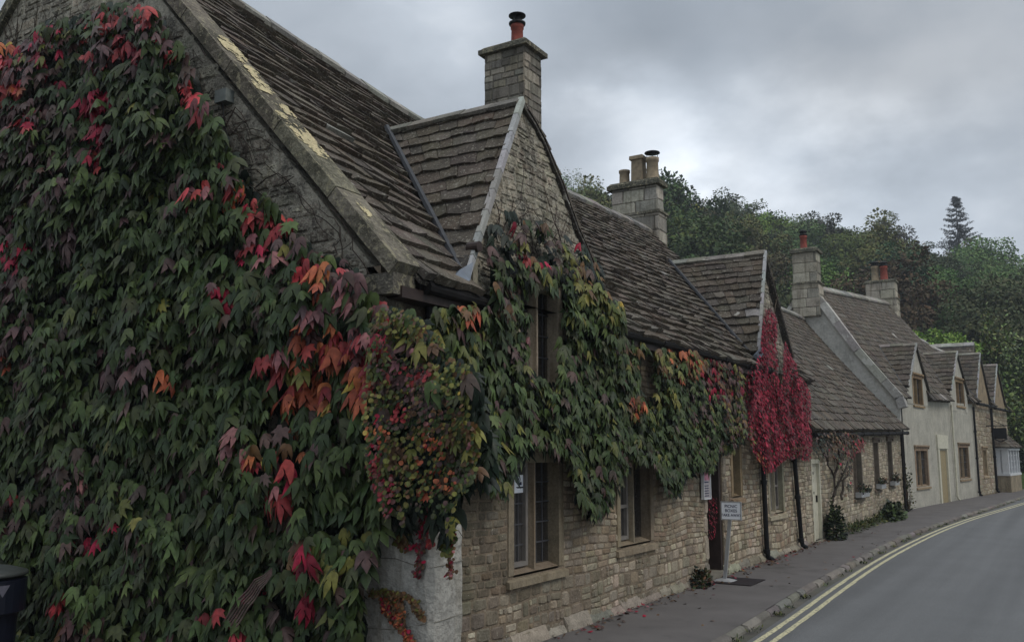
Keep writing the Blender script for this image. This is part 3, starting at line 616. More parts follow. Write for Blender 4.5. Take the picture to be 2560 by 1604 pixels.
# main roof
RX = [(5.6, -8.5), (6.85, -8.1), (7.8, -7.78), (8.6, -7.52), (9.4, -7.32), (11, -7.32), (14, -7.5), (16.4, -7.65), (18.4, -7.8)]
KA = 1.05; EX, EZ = -4.35, 3.2
def roofA(u, v, y0=GY+.22, y1=AEND+.05):
    Y = y0+(y1-y0)*u; xr = smooth_tab(RX, Y, .5); X = EX+.06+(xr-EX-.06)*v; sag = -.05*math.sin(math.pi*v)*(1+.5*nz(Y*.5, v)) + .02*nz(Y*.9, v*3, 5)
    return Vector((X, Y, EZ+(EX-X)*KA+sag+.03*(1-v)**4))
def mk_dormer(parent, ap, fl, fr_, roofk, front_lean, wallmat, wallcol, win=None, nm='dormer', sl='slate', eave=(EX, EZ), frame=FA, zlow=3.26, verge=None, expo=(.23, .16), wid=(.2, .45), ridgecol=(.2, .19, .16), hole=None, thick=.05, gapwall=.06, right_pts=None):
    """ap apex, fl/fr_ verge feet (world), roofk(p)-> function giving the x-depth where height z meets the main roof"""
    ap, fl, fr_ = Vector(ap), Vector(fl), Vector(fr_)
    B = roofk(ap); VL = roofk(fl); VR = roofk(fr_)
    m = MB(); PL = bilin(VL, fl, ap, B)
    if right_pts:
        rp = [Vector(p) for p in right_pts]
        def PR(u, v):
            k = (1-v)*(len(rp)-1); i = min(int(k), len(rp)-2); f = rp[i].lerp(rp[i+1], k-i); return f.lerp(roofk(f), u)
    else: PR = bilin(fr_, VR, B, ap)
    sheet(m, PL, 2, 10, -.03); sheet(m, PR, 2, 10, -.03)
    slates(m, PL, expo, wid, thick, L=(fl-ap).length, pale=.01, ragged=1.15); slates(m, PR, expo, wid, thick, L=(fr_-ap).length)
    ridge_stones(m, [B-Vector((0, 0, .0)), ap], .10, .03, .4, ridgecol)
    rf = m.build(nm+'_roof', M[sl], parent)
    v = MB(); 
    for a, b in ((B, VL),):
        n = (ap-B).normalized(); s = Vector((0, -.0, .06))
        pts = [a.lerp(b, t/6)+Vector((0, -.03, .035)) for t in range(7)]
        v.tube(pts, [.035]*7, 6)
    v.build('valley_lead', M['valley'], rf)
    f = MB()
    d = (ap-fl); n = d.cross(Vector((0, 0, 1))).normalized(); 
    if n.x < 0: n = -n
    side = d.cross(n).normalized()
    steps = 9; pv = None
    for i in range(steps):
        a, b = fl+d*(i/steps), fl+d*((i+1)/steps-.004); w0 = .035*(1+.4*nz(i, 2)); 
        f.hexa([a-side*w0-n*.03, a+side*w0-n*.03, a+side*w0+n*.025, a-side*w0+n*.025, b-side*w0-n*.03, b+side*w0-n*.03, b+side*w0+n*.025, b-side*w0+n*.025], jit((.33, .33, .32), .18))
    f.build('verge_fillet', M['flake'], rf)
    # gable wall in columns with window hole
    g = MB(); toU = lambda p: (p-frame.o).dot(frame.d); uL, uR, uA = toU(fl)+.03, toU(fr_)-.05, toU(ap); zA = ap.z-.03
    base = (fl-frame.o).dot(frame.n)-gapwall
    tops = [(uL, fl.z), (uA, zA)]+([(toU(p), p.z-.04) for p in rp[1:-1]] if right_pts else [])+[(uR+.02, fr_.z)]
    n = 26
    def dd(z): return base-front_lean*max(0, z-zlow)
    for i in range(n):
        a, b = uL+(uR-uL)*i/n, uL+(uR-uL)*(i+1)/n; za, zb = interp(a, tops), interp(b, tops); lo = zlow-.02
        if hole and a >= hole[0]-.06 and b <= hole[1]+.06: lo = hole[3]
        if min(za, zb) <= lo: continue
        kk = 4
        for j in range(kk):
            q0, q1 = j/kk, (j+1)/kk
            Z = lambda zz, q: lo+(zz-lo)*q
            g.quad(frame(a, Z(za, q0), dd(Z(za, q0))), frame(b, Z(zb, q0), dd(Z(zb, q0))), frame(b, Z(zb, q1), dd(Z(zb, q1))), frame(a, Z(za, q1), dd(Z(za, q1))), wallcol)
    if wallmat == 'rough':
        f2 = lambda u, z, d=0.: frame(u, z, dd(z)+d+.004)
        stones(g, f2, uL, uR, zlow, zA, ch=(.06, .12), sw=(.1, .3), inside=lambda u, z: z+.1 < interp(u, tops) and u > uL+.1 and u < uR-.1 and not (hole and hole[0]-.2 < u < hole[1]+.2 and z < hole[3]+.08), wts=dict(grey=3, pale=2, dark=1), dep=(.002, .014), mean=wallcol, gap=.014)
    g.build(nm+'_wall', M[wallmat], parent)
    return PL, PR, B, VL
def kA(p):  # point on main roof plane at the same height and Y
    return Vector((EX-(p.z-EZ)/KA+.02, p.y, p.z))
D1 = dict(ap=onX(1306, 247, -4.72), fl=onX(1162, 702, -4.42), fr=onX(1540, 798, -4.40))
r1p = [D1['ap'], onX(1358, 330, -4.70), onX(1386, 401, -4.66), onX(1413, 464, -4.62), onX(1445, 560, -4.57), onX(1475, 625, -4.52), onX(1510, 715, -4.46), D1['fr']]
D2 = dict(ap=onX(1914, 628, -4.66), fl=onX(1897, 880, -4.42), fr=onX(1986, 893, -4.40))
def skipA(p):
    for D in (D1, D2):
        a, l, r = D['ap'], D['fl'], D['fr']
        if p.x < EX-(a.z-EZ)/KA: continue
        sl, sr = (a.z-l.z)/(a.y-l.y), (a.z-r.z)/(r.y-a.y)
        zd = a.z-(a.y-p.y)*sl if p.y < a.y else a.z-(p.y-a.y)*sr
        if p.z < zd-.05: return True
    return False
m = MB(); sheet(m, roofA, 60, 24, -.02, skip=skipA)
slates(m, roofA, (.235, .115), (.18, .42), .058, skip=skipA, L=5.2, pale=.008, ragged=1.15)
ridge_stones(m, [roofA(i/20, 1.0)+Vector((0, 0, .01)) for i in range(21)], .17, .05, .42, (.23, .22, .2))
m.build('roof', M['slate'], A)
m = MB()     # rear slope
def roofAb(u, v): p = roofA(u, 1.0); return Vector((p.x-(1-v)*4.2, p.y, p.z-(1-v)*4.2*KA))
P2 = lambda u, v: roofAb(1-u, v)
sheet(m, P2, 20, 1, 0); slates(m, P2, (.4, .3), (.5, .9), .03, L=6); m.build('rear_roof', M['slatefar'], A)
m = MB(); pe = [(EX, EZ-.1), (smooth_tab(RX, AEND, .5), EZ+(EX-smooth_tab(RX, AEND, .5))*KA-.06), (-12.2, 2.8)]
m.add([(x, AEND, z) for x, z in pe]+[(x, AEND-.3, z) for x, z in pe], [[0, 1, 2], [5, 4, 3], [0, 3, 4, 1], [1, 4, 5, 2]], (.2, .18, .14)); m.build('end_wall', M['rough'], A)
mk_dormer(A, D1['ap'], D1['fl'], D1['fr'], kA, .13, 'rough', (.36, .33, .26), hole=WA['wd'], right_pts=r1p)
mk_dormer(A, D2['ap'], D2['fl'], D2['fr'], kA, .13, 'rough', (.3, .28, .24), expo=(.22, .13), wid=(.18, .36))
# lead apron at the dormer foot, timber end
m = MB(); f = D1['fl']; 
pts = [onX(1183, 655, -4.40), onX(1176, 700, -4.33), onX(1152, 714, -4.29), onX(1130, 695, -4.36), onX(1152, 672, -4.43)]
m.add([tuple(p) for p in pts]+[tuple(p+Vector((-.05, 0, -.02))) for p in pts], [[0, 1, 2, 3, 4], [9, 8, 7, 6, 5]]+[[i, (i+1) % 5, 5+(i+1) % 5, 5+i] for i in range(5)]); m.build('lead_apron', M['lead'], A); m = MB()
pts = [onX(1905, 868, -4.36), onX(1908, 885, -4.30), onX(1900, 898, -4.30), onX(1890, 885, -4.36)]
m.add([tuple(p) for p in pts]+[tuple(p+Vector((-.05, 0, -.02))) for p in pts], [[0, 1, 2, 3], [7, 6, 5, 4]]+[[i, (i+1) % 4, 4+(i+1) % 4, 4+i] for i in range(4)])
m.build('lead_apron', M['lead'], A)
m = MB(); p = onX(1199, 616, -4.40); m.tube([p, p-Vector((.12, 0, 0))], .05, 12); m.build('timber_end', M['darkwood'], A); m = MB(); p = onX(1191, 640, -4.44); m.box((p.x-.08, p.y-.035, 3.1), (p.x-.01, p.y+.04, p.z), (.30, .275, .21)); m.build('corner_post', M['frame_stone'], A)
# windows of house A
WO = {}
WO['w1'] = window(FA, *WA['w1'], A, stone=(.235, .195, .14), bars=(2, 4), casement=(0,), hood=True)
WO['w2'] = window(FA, *WA['w2'], A, stone=(.235, .195, .14), bars=(0, 0), casement=(0,), transom=1.16, hood=True)
WO['wd'] = window(FA, *WA['wd'], A, stone=(.42, .37, .27), bars=(2, 3), hood=False)
WO['w3'] = window(FA, *WA['w3'], A, lights=1, stone=(.22, .16, .10), bars=(0, 0), hood=False)
WO['sash'] = window(FA, *WA['sash'], A, lights=2, stone=(.30, .27, .2), bars=(1, 0), casement=(0, 1), transom=1.2, hood=False, mat='frame_stone')
for k in WA:
    m = MB(); a, b, c, d = WA[k]
    for i in range(7): 
        x = a+.1+(b-a-.2)*i/7; m.quad(FA(x, c, -.30-.02*(i % 2)), FA(x+(b-a-.2)/7*(.9 if i in (0, 5, 6, 3) else .55), c, -.27-.02*(i % 2)), FA(x+(b-a-.2)/7*.9, d, -.27), FA(x, d, -.30))
    m.build('curtain', M['curtain'], WO[k])
# doorway
m = MB(); a, b, c, d = door
fbox(m, FA, a, a+.06, c, d, -.22, -.05); fbox(m, FA, b-.09, b, c, d, -.22, -.02); fbox(m, FA, a+.06, b-.09, d-.08, d, -.2, -.06)
fr0 = m.build('door', M['darkwood'], A)
m = MB(); 
for i in range(4): fbox(m, FA, a+.06+.137*i, a+.19+.137*i, c, d-.08, -.24-.004*(i % 2), -.21)
m.build('door_planks', M['darkwood'], fr0)
m = MB(); fbox(m, FA, a-.02, b+.02, -.1, .07, -.3, .06, (.2, .185, .15)); m.build('door_step', M['kerb'], A)
m = MB(); stones(m, Fr((XF-.0, 0), (0, 1)), b, b+.16, .0, 1.9, ch=(.2, .4), sw=(.3, .4), wts=dict(dark=3, grey=1), dep=(.02, .03)); m.build('door_jamb', M['stone'], A); m = MB(); stones(m, FA, a-.17, a, .0, 1.9, ch=(.25, .45), sw=(.3, .4), wts=dict(pale=1, grey=1), dep=(.02, .03)); m.build('door_jamb', M['stone'], A)
# gutters and drainpipes
def drainpipe(parent, fr, u, z0, z1, r=.042, lean=0, mat='black', name='drainpipe'):
    m = MB(); m.tube([fr(u+.10, z0+.02, .14), fr(u+.03, z0+.07, .085), fr(u, z0+.16, .075), fr(u-lean, z1, .075)], r, 12)
    for z in (z0+.16, z0+(z1-z0)*.42, z0+(z1-z0)*.72):
        t = (z-z0)/(z1-z0); m.tube([fr(u-lean*t, z-.035, .075), fr(u-lean*t, z+.035, .075)], r*1.35, 12)
    return m.build(name, M[mat], parent, smooth=False)
drainpipe(A, FA, 15.40, 0, 3.1, lean=.05); drainpipe(A, FA, 17.68, 0, 2.3, lean=.35)
drainpipe(A, FA, 5.95, 1.9, 3.1, .04)
def gutter(parent, fr, u0, u1, z0, z1, d=.17, r=.055):
    m = MB(); n = max(2, int((u1-u0)/.6)); pts = [fr(u0+(u1-u0)*i/n, z0+(z1-z0)*i/n+.008*nz(i, 5), d) for i in range(n+1)]; m.tube(pts, r, 10)
    for i in range(0, n+1, 2): m.tube([pts[i]+Vector((0, -.025, 0)), pts[i]+Vector((0, .025, 0))], r*1.2, 10)
    return m.build('gutter', M['gutter'], parent)
gutter(A, FA, 5.75, 6.98, 3.12, 3.10, .20, .05); gutter(A, FA, 9.45, 15.45, 3.17, 3.19, .22, .055)
m = MB(); m.box((-4.55, 5.45, 3.0), (-4.36, 7.0, 3.09)); m.box((-4.55, 9.5, 3.05), (-4.34, 15.4, 3.13)); m.build('soffit', M['darkwood'], A)
chimney(A, -7.80, -7.03, 11.8, 12.37, 5.9, 8.30, cap=(.075, .13), wts=dict(grey=4, tan=1.2, dark=2, pale=.8), pots=((-7.33, 12.08, .11, .42, 'terracotta', 'disc', False),), mean=(.22, .205, .17), bs=((.10, .2), (.14, .34)))
chimney(A, -8.63, -7.50, 18.42, 18.8, 5.2, 7.78, cap=(.08, .16), mould=7.15, wts=dict(pale=4, grey=1.5), mean=(.45, .435, .385), bs=((.26, .34), (.35, .62)), pots=((-8.38, 18.62, .13, .36, 'buffpot', None, False), (-8.02, 18.62, .15, .62, 'buffpot', None, True), (-7.68, 18.62, .15, .55, 'buffpot', 'lid', False)))

# =================================================================== HOUSE B : low cottage
FB = FA; B0, B1 = 18.42, 30.75
Bh = thing('low_cottage', (XF, B0, 0), 'low pale rubble stone cottage with cream plank door and climbing shrub', 'cottage')
WB = [(23.05, 24.25, .72, 2.0), (25.82, 26.66, .84, 2.14), (28.0, 28.9, .86, 2.2)]
dB = (18.98, 19.72, .03, 1.66)
m = MB(); wall_slab(m, FB, B0, B1, -.3, 2.5, WB+[dB], col=(.22, .19, .14))
wfB = lambda u, z: dict(pale=4+nz(u, z)*2, tan=2.5, rust=.5+.8*max(0, nz(u*.5, z, 8)), grey=1.2 if z > .4 else 4, dark=.25)
wfB.__dict__['ch'] = lambda z: (.12, .2) if z < .3 else (.06, .11)
stones(m, FB, B0, B1, 0, 2.5, mean=(.34, .285, .205), sw=(.10, .34), openings=WB+[dB], wfun=wfB, dep=(.003, .016)); m.build('front_wall', M['stone'], Bh)
for i, o in enumerate(WB): window(FB, *o, Bh, lights=2 if i == 0 else 1, stone=(.17, .14, .11), bars=(1, 3), hood=True, fw=.08)
m = MB(); a, b, c, d = dB
for i in range(5):
    w_ = (b-a-.16)/5; fbox(m, FB, a+.08+w_*i+.004, a+.08+w_*(i+1)-.004, c, d-.09, -.09-.004*(i % 2), -.05)
fbox(m, FB, a, a+.08, c, d, -.12, .01); fbox(m, FB, b-.08, b, c, d, -.12, .01); fbox(m, FB, a+.08, b-.08, d-.09, d, -.12, .008)
dr = m.build('door', M['creamdoor'], Bh)
m = MB()
for z in (1.35, .95): fbox(m, FB, a+.1, a+.35, z, z+.05, -.05, -.035)
fbox(m, FB, b-.24, b-.2, .78, .92, -.05, -.02); m.build('hinges', M['black'], dr)
m = MB(); fbox(m, FB, a, b, -.1, .03, -.2, .08, (.2, .185, .15)); m.build('door_step', M['kerb'], Bh)
P = bilin((-4.30, B0+.02, 2.24), (-4.30, B1-.02, 2.50), (-7.45, B1-.02, 6.35), (-7.45, B0+.02, 6.05))
PBs = lambda u, v: P(u, v)+Vector((0, 0, -.10*math.sin(math.pi*v)+.03*nz(u*9, v*3, 2)))
m = MB(); sheet(m, PBs, 14, 8, 0); slates(m, PBs, (.27, .13), (.22, .44), .034, pale=.01); ridge_stones(m, [P(0, 1), P(1, 1)], .17, .05, .45, (.24, .23, .21)); m.build('roof', M['slate'], Bh)
P = bilin((-10.6, B1-.02, 2.4), (-10.6, B0+.02, 2.4), (-7.45, B0+.02, 6.05), (-7.45, B1-.02, 6.35)); m = MB(); sheet(m, P); slates(m, P, (.5, .4), (.5, .9)); m.build('rear_roof', M['slatefar'], Bh)
m = MB(); m.add([(-4.56, B0-.0, 2.2), (-7.45, B0, 6.0), (-10.6, B0, 2.2), (-4.56, B0+.3, 2.2), (-7.45, B0+.3, 6.0), (-10.6, B0+.3, 2.2)], [[0, 2, 1], [3, 4, 5], [0, 1, 4, 3], [1, 2, 5, 4]], (.2, .17, .12)); m.build('end_wall', M['rough'], Bh)
gutter(Bh, FB, B0+.2, B1-.05, 2.14, 2.40, .2, .05); drainpipe(Bh, FB, 30.3, 0, 2.4, .035, mat='gutter')

# =================================================================== HOUSE C : grey rendered cottage
c0, c1 = Vector((-4.6, 30.8, 0)), Vector((-3.44, 42.96, 0)); FC = Fr(c0, c1-c0); LC = (c1-c0).length
Ch = thing('rendered_cottage', (-4.6, 30.8, 0), 'grey rendered cottage with two gabled dormers and a narrow cream door', 'cottage')
def uC(px, py):
    d = dirv(px, py); t = (c0-Vector((0, 0, EYE))).dot(FC.n)/d.dot(FC.n); p = Vector((0, 0, EYE))+d*t; return (p-c0).dot(FC.d), p.z
def rectC(px0, py0, px1, py1):
    u0, z0 = uC(px0, py0); u1, z1 = uC(px1, py1); return (min(u0, u1), max(u0, u1), min(z0, z1), max(z0, z1))
wg1 = (*[uC(2288, 1160)[0], uC(2321, 1160)[0]], .68, 1.98); wg2 = (*[uC(2397, 1150)[0], uC(2423, 1150)[0]], .78, 2.12)
wu1 = (*[uC(2281, 970)[0], uC(2306, 970)[0]], 3.42, 4.42); wu2 = (*[uC(2388, 980)[0], uC(2409, 980)[0]], 3.68, 4.72); dC = (*[uC(2349, 1200)[0], uC(2371, 1200)[0]], -.02, 1.88)
Cw = [wg1, wg2, dC]
zeC = lambda u: 3.45+.38*u/LC
m = MB(); wall_slab(m, FC, 0, LC, -.3, 3.42, [(a, b, c, d) for a, b, c, d in Cw], col=(.43, .415, .355))
for (ua, ub) in ((0, .35), (.0, LC)):
    pass
m.build('front_wall', M['render'], Ch)
m = MB(); n = 40
for i in range(n):    # wall head follows the eave
    a, b = LC*i/n, LC*(i+1)/n
    if any(o[0]-.01 < (a+b)/2 < o[1]+.01 and o[2] < 3.5 for o in (wu1,)): continue
    m.hexa([FC(a, 3.42, -.3), FC(b, 3.42, -.3), FC(b, 3.42, 0), FC(a, 3.42, 0), FC(a, zeC(a), -.3), FC(b, zeC(b), -.3), FC(b, zeC(b), 0), FC(a, zeC(a), 0)], (.43, .415, .355))
m.build('wall_head', M['render'], Ch)
for o in (wg1, wg2): window(FC, *o, Ch, stone=(.24, .18, .12), bars=(1, 3), fw=.13, hood=True, rd=.12)
for o in (wu1, wu2): window(FC, *o, Ch, stone=(.27, .19, .11), bars=(1, 2), fw=.12, hood=True, rd=.12, curtain=False)
m = MB(); a, b, c, d = dC; fbox(m, FC, a-.1, a+.12, c, d+.05, -.1, .05); fbox(m, FC, b-.1, b+.05, c, d+.05, -.1, .05); fbox(m, FC, a-.16, b+.12, d+.051, d+.55, -.05, .06); o_ = m.build('door', M['creamdoor'], Ch)
m = MB(); fbox(m, FC, a+.12, b-.1, c, d+.05, -.08, -.02); m.build('door_leaf', plain('ochre_paint', (.30, .24, .13), .6, .4), o_)
def rC(p):   # back on the roof of C at height z
    u = (p-c0).dot(FC.d); e = (p.z-zeC(u)-.05)/1.38; q = FC(u, p.z, -e+.2); return q
PC = bilin(FC(0, 3.50, .22), FC(LC, 3.88, .22), (-6.55, 42.5, 8.45), (-7.25, 30.95, 7.45))
def DCpts(pxa, pya, half, zf):
    u, z = uC(pxa, pya); return dict(ap=FC(u, z, .08), fl=FC(u-half, zf, .10), fr=FC(u+half, zf, .10), u=u)
DC1, DC2 = DCpts(2285, 858, 1.5, 3.95), DCpts(2388, 878, 1.7, 4.2)
def skipC(p):
    for D in (DC1, DC2):
        du = abs((p-c0).dot(FC.d)-D['u']); hw = (D['fr']-D['fl']).length/2; h = D['ap'].z-D['fl'].z
        if p.z < D['ap'].z-du*h/hw-.05: return True
    return False
m = MB(); sheet(m, PC, 24, 12, 0, skip=skipC); slates(m, PC, (.3, .16), (.3, .55), .035, skip=skipC, pale=.03); ridge_stones(m, [PC(0, 1), PC(1, 1)], .2, .06, .5, (.26, .25, .22)); m.build('roof', M['slate'], Ch)
for D, o in ((DC1, wu1), (DC2, wu2)): mk_dormer(Ch, D['ap'], D['fl'], D['fr'], rC, 0, 'render', (.43, .415, .355), frame=FC, zlow=3.42, expo=(.28, .2), wid=(.25, .5), gapwall=.085, hole=(o[0]-.02, o[1]+.02, 0, o[3]))
for o in (wu1, wu2):   # wall under and beside the dormer windows
    pass
m = MB(); P = bilin((-9.9, 43, 3.6), (-10.2, 30.9, 3.5), (-7.25, 30.95, 7.45), (-6.55, 42.5, 8.45)); sheet(m, P); slates(m, P, (.5, .4), (.6, 1)); m.build('rear_roof', M['slatefar'], Ch)
GC = [onY(x, y, 30.8) for x, y in ((2252, 985), (2215, 944), (2148, 868), (2096, 800), (2060, 752))]
gz = [(-4.5, 3.3), *[(p.x, p.z-.12) for p in GC], (-7.2, 7.25), (-10.3, 3.25), (-10.3, -.3), (-4.6, -.3)]
ng = len(gz); m = MB(); m.add([(x, 30.72, z) for x, z in gz]+[(x, 31.0, z) for x, z in gz], [list(range(ng))[::-1], list(range(ng, 2*ng))]+[[i, (i+1) % ng, ng+(i+1) % ng, ng+i] for i in range(ng)], (.46, .45, .41)); m.build('gable_wall', M['cement'], Ch)
m = MB(); gp_ = [(-4.38, 3.2)]+[(p.x, p.z-.08) for p in GC]+[(-7.2, 7.42)]
for (xa, za), (xb, zb) in zip(gp_, gp_[1:]): rake(m, (xa, 0, za), (xb, 0, zb), 1, 30.6, 31.05, -.16, .08, (.36, .355, .325))
rake(m, (-7.1, 0, 7.40), (-10.4, 0, 3.2), 1, 30.66, 31.05, -.0, .14, (.24, .22, .19)); m.build('gable_coping', M['cement'], Ch)
wc = dict(pale=5, grey=1.5, tan=1, dark=.6)
chimney(Ch, -7.62, -6.82, 30.62, 31.2, 6.3, 8.50, cap=(.07, .16), mould=7.45, wts=wc, mean=(.46, .43, .34), bs=((.28, .4), (.4, .9)), pots=((-7.28, 30.9, .12, .5, 'terracotta', 'can', False),))
chimney(Ch, -7.35, -6.10, 42.3, 42.95, 7.0, 9.3, cap=(.05, .12), mould=8.55, wts=wc, mean=(.48, .45, .36), bs=((.28, .4), (.4, .7)), pots=((-6.95, 42.6, .17, .72, 'buffpot', 'can', False), (-6.58, 42.6, .17, .68, 'terracotta', 'can', False)))
drainpipe(Ch, FC, LC-.25, 0, 3.7, .045); drainpipe(Ch, FC, uC(2386, 1200)[0], 0, 3.6, .035, mat='creamdoor')
drainpipe(Ch, FC, .12, 0, 3.4, .035, mat='gutter')

# =================================================================== HOUSES D, E, F at the bend
def far_house(nm, lab, p0, p1, ze, apx, apz, hw, wall, ridge, wins, extra=None):
    p0, p1 = Vector((*p0, 0)), Vector((*p1, 0)); F = Fr(p0, p1-p0); L = (p1-p0).length
    H = thing(nm, p0, lab, 'cottage'); m = MB(); wall_slab(m, F, 0, L, -.3, ze, wins, col=wall)
    stones(m, F, 0, L, 0, ze, ch=(.12, .2), sw=(.2, .45), openings=wins, wts=dict(pale=2, tan=4, rust=1), dep=(.01, .025)); m.build('front_wall', M['stone'], H)
    for o in wins: window(F, *o, H, stone=(.3, .23, .15), bars=(1, 3), hood=True, fw=.1)
    d, rz = ridge; P = bilin(F(0, ze, .2), F(L, ze, .2), F(L, rz, -d), F(0, rz, -d)); k = (rz-ze)/(d+.2)
    A_, l, r = F(apx, apz, .08), F(apx-hw, ze+.05, .1), F(apx+hw, ze+.05, .1)
    sk = lambda p: p.z < apz-abs((p-p0).dot(F.d)-apx)*(apz-ze)/hw-.05
    m = MB(); sheet(m, P, 12, 8, 0, skip=sk); slates(m, P, (.3, .2), (.3, .5), .04, skip=sk); ridge_stones(m, [P(0, 1), P(1, 1)], .2, .06, .5, (.3, .29, .26)); m.build('roof', M['slate'], H)
    rk = lambda p: F((p-p0).dot(F.d), p.z, -((p.z-ze)/k)+.2)
    mk_dormer(H, A_, l, r, rk, 0, 'ashlar', (.32, .25, .16), frame=F, zlow=ze, expo=(.3, .2), wid=(.25, .45), gapwall=.085)
    e = [F(L, -.3, -.0), F(L, ze, 0), F(L, rz-.1, -d), F(L, ze, -2*d), F(L, -.3, -2*d)]; q = [p-F.d*.3 for p in e]
    m = MB(); m.add(e+q, [[0, 1, 2, 3, 4], [9, 8, 7, 6, 5]]+[[i, (i+1) % 5, 5+(i+1) % 5, 5+i] for i in range(5)], (.3, .28, .23)); m.build('end_wall', M['rough'], H)
    e = [v-F.d*(L-.3) for v in e[:]]; q = [p-F.d*.28 for p in e]
    m = MB(); m.add(e+q, [[0, 1, 2, 3, 4], [9, 8, 7, 6, 5]]+[[i, (i+1) % 5, 5+(i+1) % 5, 5+i] for i in range(5)], (.2, .18, .15)); m.build('party_wall', M['rough'], H)
    return H, F, L
Dh, FD, LD = far_house('gabled_cottage', 'tan stone gabled cottage between the grey rendered cottage and the bay window', (-3.43, 43.0), (-3.05, 46.9), 3.95, 2.1, 6.2, 1.75, (.28, .22, .14), (2.6, 7.1), [(1.2, 2.3, .8, 2.0)])
drainpipe(Dh, FD, LD-.15, 0, 3.8, .05); gutter(Dh, FD, 0, LD, 3.85, 3.85, .2, .06)
Eh, FE, LE = far_house('bay_window_cottage', 'last cottage of the row, with a white bay window under a little slate roof', (-3.04, 46.95), (-2.62, 51.2), 3.9, 2.2, 6.0, 1.8, (.28, .22, .14), (2.5, 6.9), [])
bay = MB(); fbox(bay, FE, .45, 3.5, 0, .75, 0, .55, (.3, .25, .17)); bb = bay.build('bay_base', M['ashlar'], Eh)
bay = MB(); 
for u in (.45, 1.15, 1.95, 2.75, 3.4): fbox(bay, FE, u, u+.12, .75, 1.95, .4, .52)
fbox(bay, FE, .4, 3.6, .74, .84, .0, .56); fbox(bay, FE, .4, 3.6, 1.9, 2.02, .0, .56); fbox(bay, FE, .45, .55, .84, 1.9, .0, .4); fbox(bay, FE, .45, .55, .84, 1.9, .19, .25)
bw = bay.build('bay_window', M['white'], Eh)
bay = MB(); fbox(bay, FE, .5, 3.45, .84, 1.9, .3, .44); bay.build('glass', M['glass'], bw)
bay = MB(); t = .012
for z in (1.12, 1.4, 1.66): fbox(bay, FE, .5, 3.5, z-t, z+t, .44, .46)
for i in range(10): fbox(bay, FE, .7+.28*i-t, .7+.28*i+t, .84, 1.9, .441, .461)
bay.build('glazing_bars', M['white'], bw)
P = bilin(FE(.3, 2.03, .66), FE(3.7, 2.03, .66), FE(3.3, 2.75, .0), FE(.8, 2.75, .0)); m = MB(); sheet(m, P); slates(m, P, (.2, .18), (.2, .4), .03)
P = bilin(FE(.3, 2.03, .0), FE(.3, 2.03, .66), FE(.8, 2.75, .01), FE(.79, 2.75, .0)); sheet(m, P); slates(m, P, (.2, .18), (.2, .4), .03); m.build('bay_roof', M['slate'], Eh)
gutter(Eh, FE, 0, LE, 3.8, 3.8, .2, .06)
Fh = thing('back_wing', (-4.6, 52.0, 0), 'stone slate wing showing as a roof behind the last gables of the row', 'cottage')
wa = onY(2436, 857, 53.0)
m = MB(); B_ = Vector((wa.x-3.2, 53.0, wa.z)); 
P = bilin((wa.x-3.2, 50.6, wa.z-3.1), (wa.x, 50.6, wa.z-3.1), (wa.x, 53., wa.z), B_); sheet(m, P); slates(m, P, (.3, .2), (.3, .5), .04)
P = bilin((wa.x, 55.4, wa.z-3.1), (wa.x-3.2, 55.4, wa.z-3.1), B_, (wa.x, 53., wa.z)); sheet(m, P); slates(m, P, (.3, .2), (.3, .5), .04); ridge_stones(m, [B_, wa], .2, .06, .5, (.3, .29, .26)); m.build('roof', M['slate'], Fh)
m = MB(); e = [(wa.x-.1, 50.7, -.3), (wa.x-.1, 50.7, wa.z-3.1), (wa.x-.1, 53, wa.z-.1), (wa.x-.1, 55.3, wa.z-3.1), (wa.x-.1, 55.3, -.3)]; q = [(x-3, y, z) for x, y, z in e]
m.add(e+q, [[0, 1, 2, 3, 4], [9, 8, 7, 6, 5]]+[[i, (i+1) % 5, 5+(i+1) % 5, 5+i] for i in range(5)], (.25, .24, .2)); m.build('wall', M['rough'], Fh)

# =================================================================== FOLIAGE
def tmpl(pts, center, zf):
    """outline points (x,y) + centre -> verts with z and a triangle fan"""
    v = [(*center, zf(*center))]+[(x, y, zf(x, y)) for x, y in pts]; n = len(pts)
    return np.array(v, float), np.array([[0, 1+i, 1+(i+1) % n] for i in range(n)])
half = [(0, .0), (.14, .09), (.30, .02), (.42, -.20), (.50, -.50), (.50, -.86), (.32, -.60), (.19, -.44), (.21, -.70), (.12, -.90)]
lob3 = half+[(0, -1.18)]+[(-x, y) for x, y in half[::-1][:-1]]
half5 = [(0, .0), (.16, .14), (.40, .08), (.36, -.06), (.60, -.36), (.36, -.32), (.24, -.38), (.36, -.78), (.15, -.62)]
lob5 = half5+[(0, -1.0)]+[(-x, y) for x, y in half5[::-1][:-1]]
T_IVY = [tmpl(lob3, (0, -.34), lambda x, y: .10-.60*abs(x)-.30*y*y), tmpl(lob3, (0, -.34), lambda x, y: .06-.45*abs(x)-.55*y*y), tmpl(lob5, (0, -.30), lambda x, y: .08-.5*abs(x)-.35*y*y), tmpl(lob3, (0, -.30), lambda x, y: .10-.95*abs(x)-.15*y*y)]
oval = [(0, .02), (.22, -.10), (.34, -.36), (.26, -.68), (0, -1.0), (-.26, -.68), (-.34, -.36), (-.22, -.10)]
T_OVAL = [tmpl(oval, (0, -.42), lambda x, y: .05-.4*abs(x)-.2*y*y)]
nar = [(0, 0), (.15, -.3), (.16, -.6), (0, -1.0), (-.16, -.6), (-.15, -.3)]
T_NAR = [tmpl(nar, (0, -.45), lambda x, y: .04-.5*abs(x)-.15*y*y)]
rnd_ = [(0, .05), (.3, .05), (.46, -.2), (.4, -.55), (.12, -.85), (-.3, -.75), (-.46, -.4), (-.36, .0)]
T_RND = [tmpl(rnd_, (0, -.38), lambda x, y: .05-.25*abs(x)-.2*y*y)]
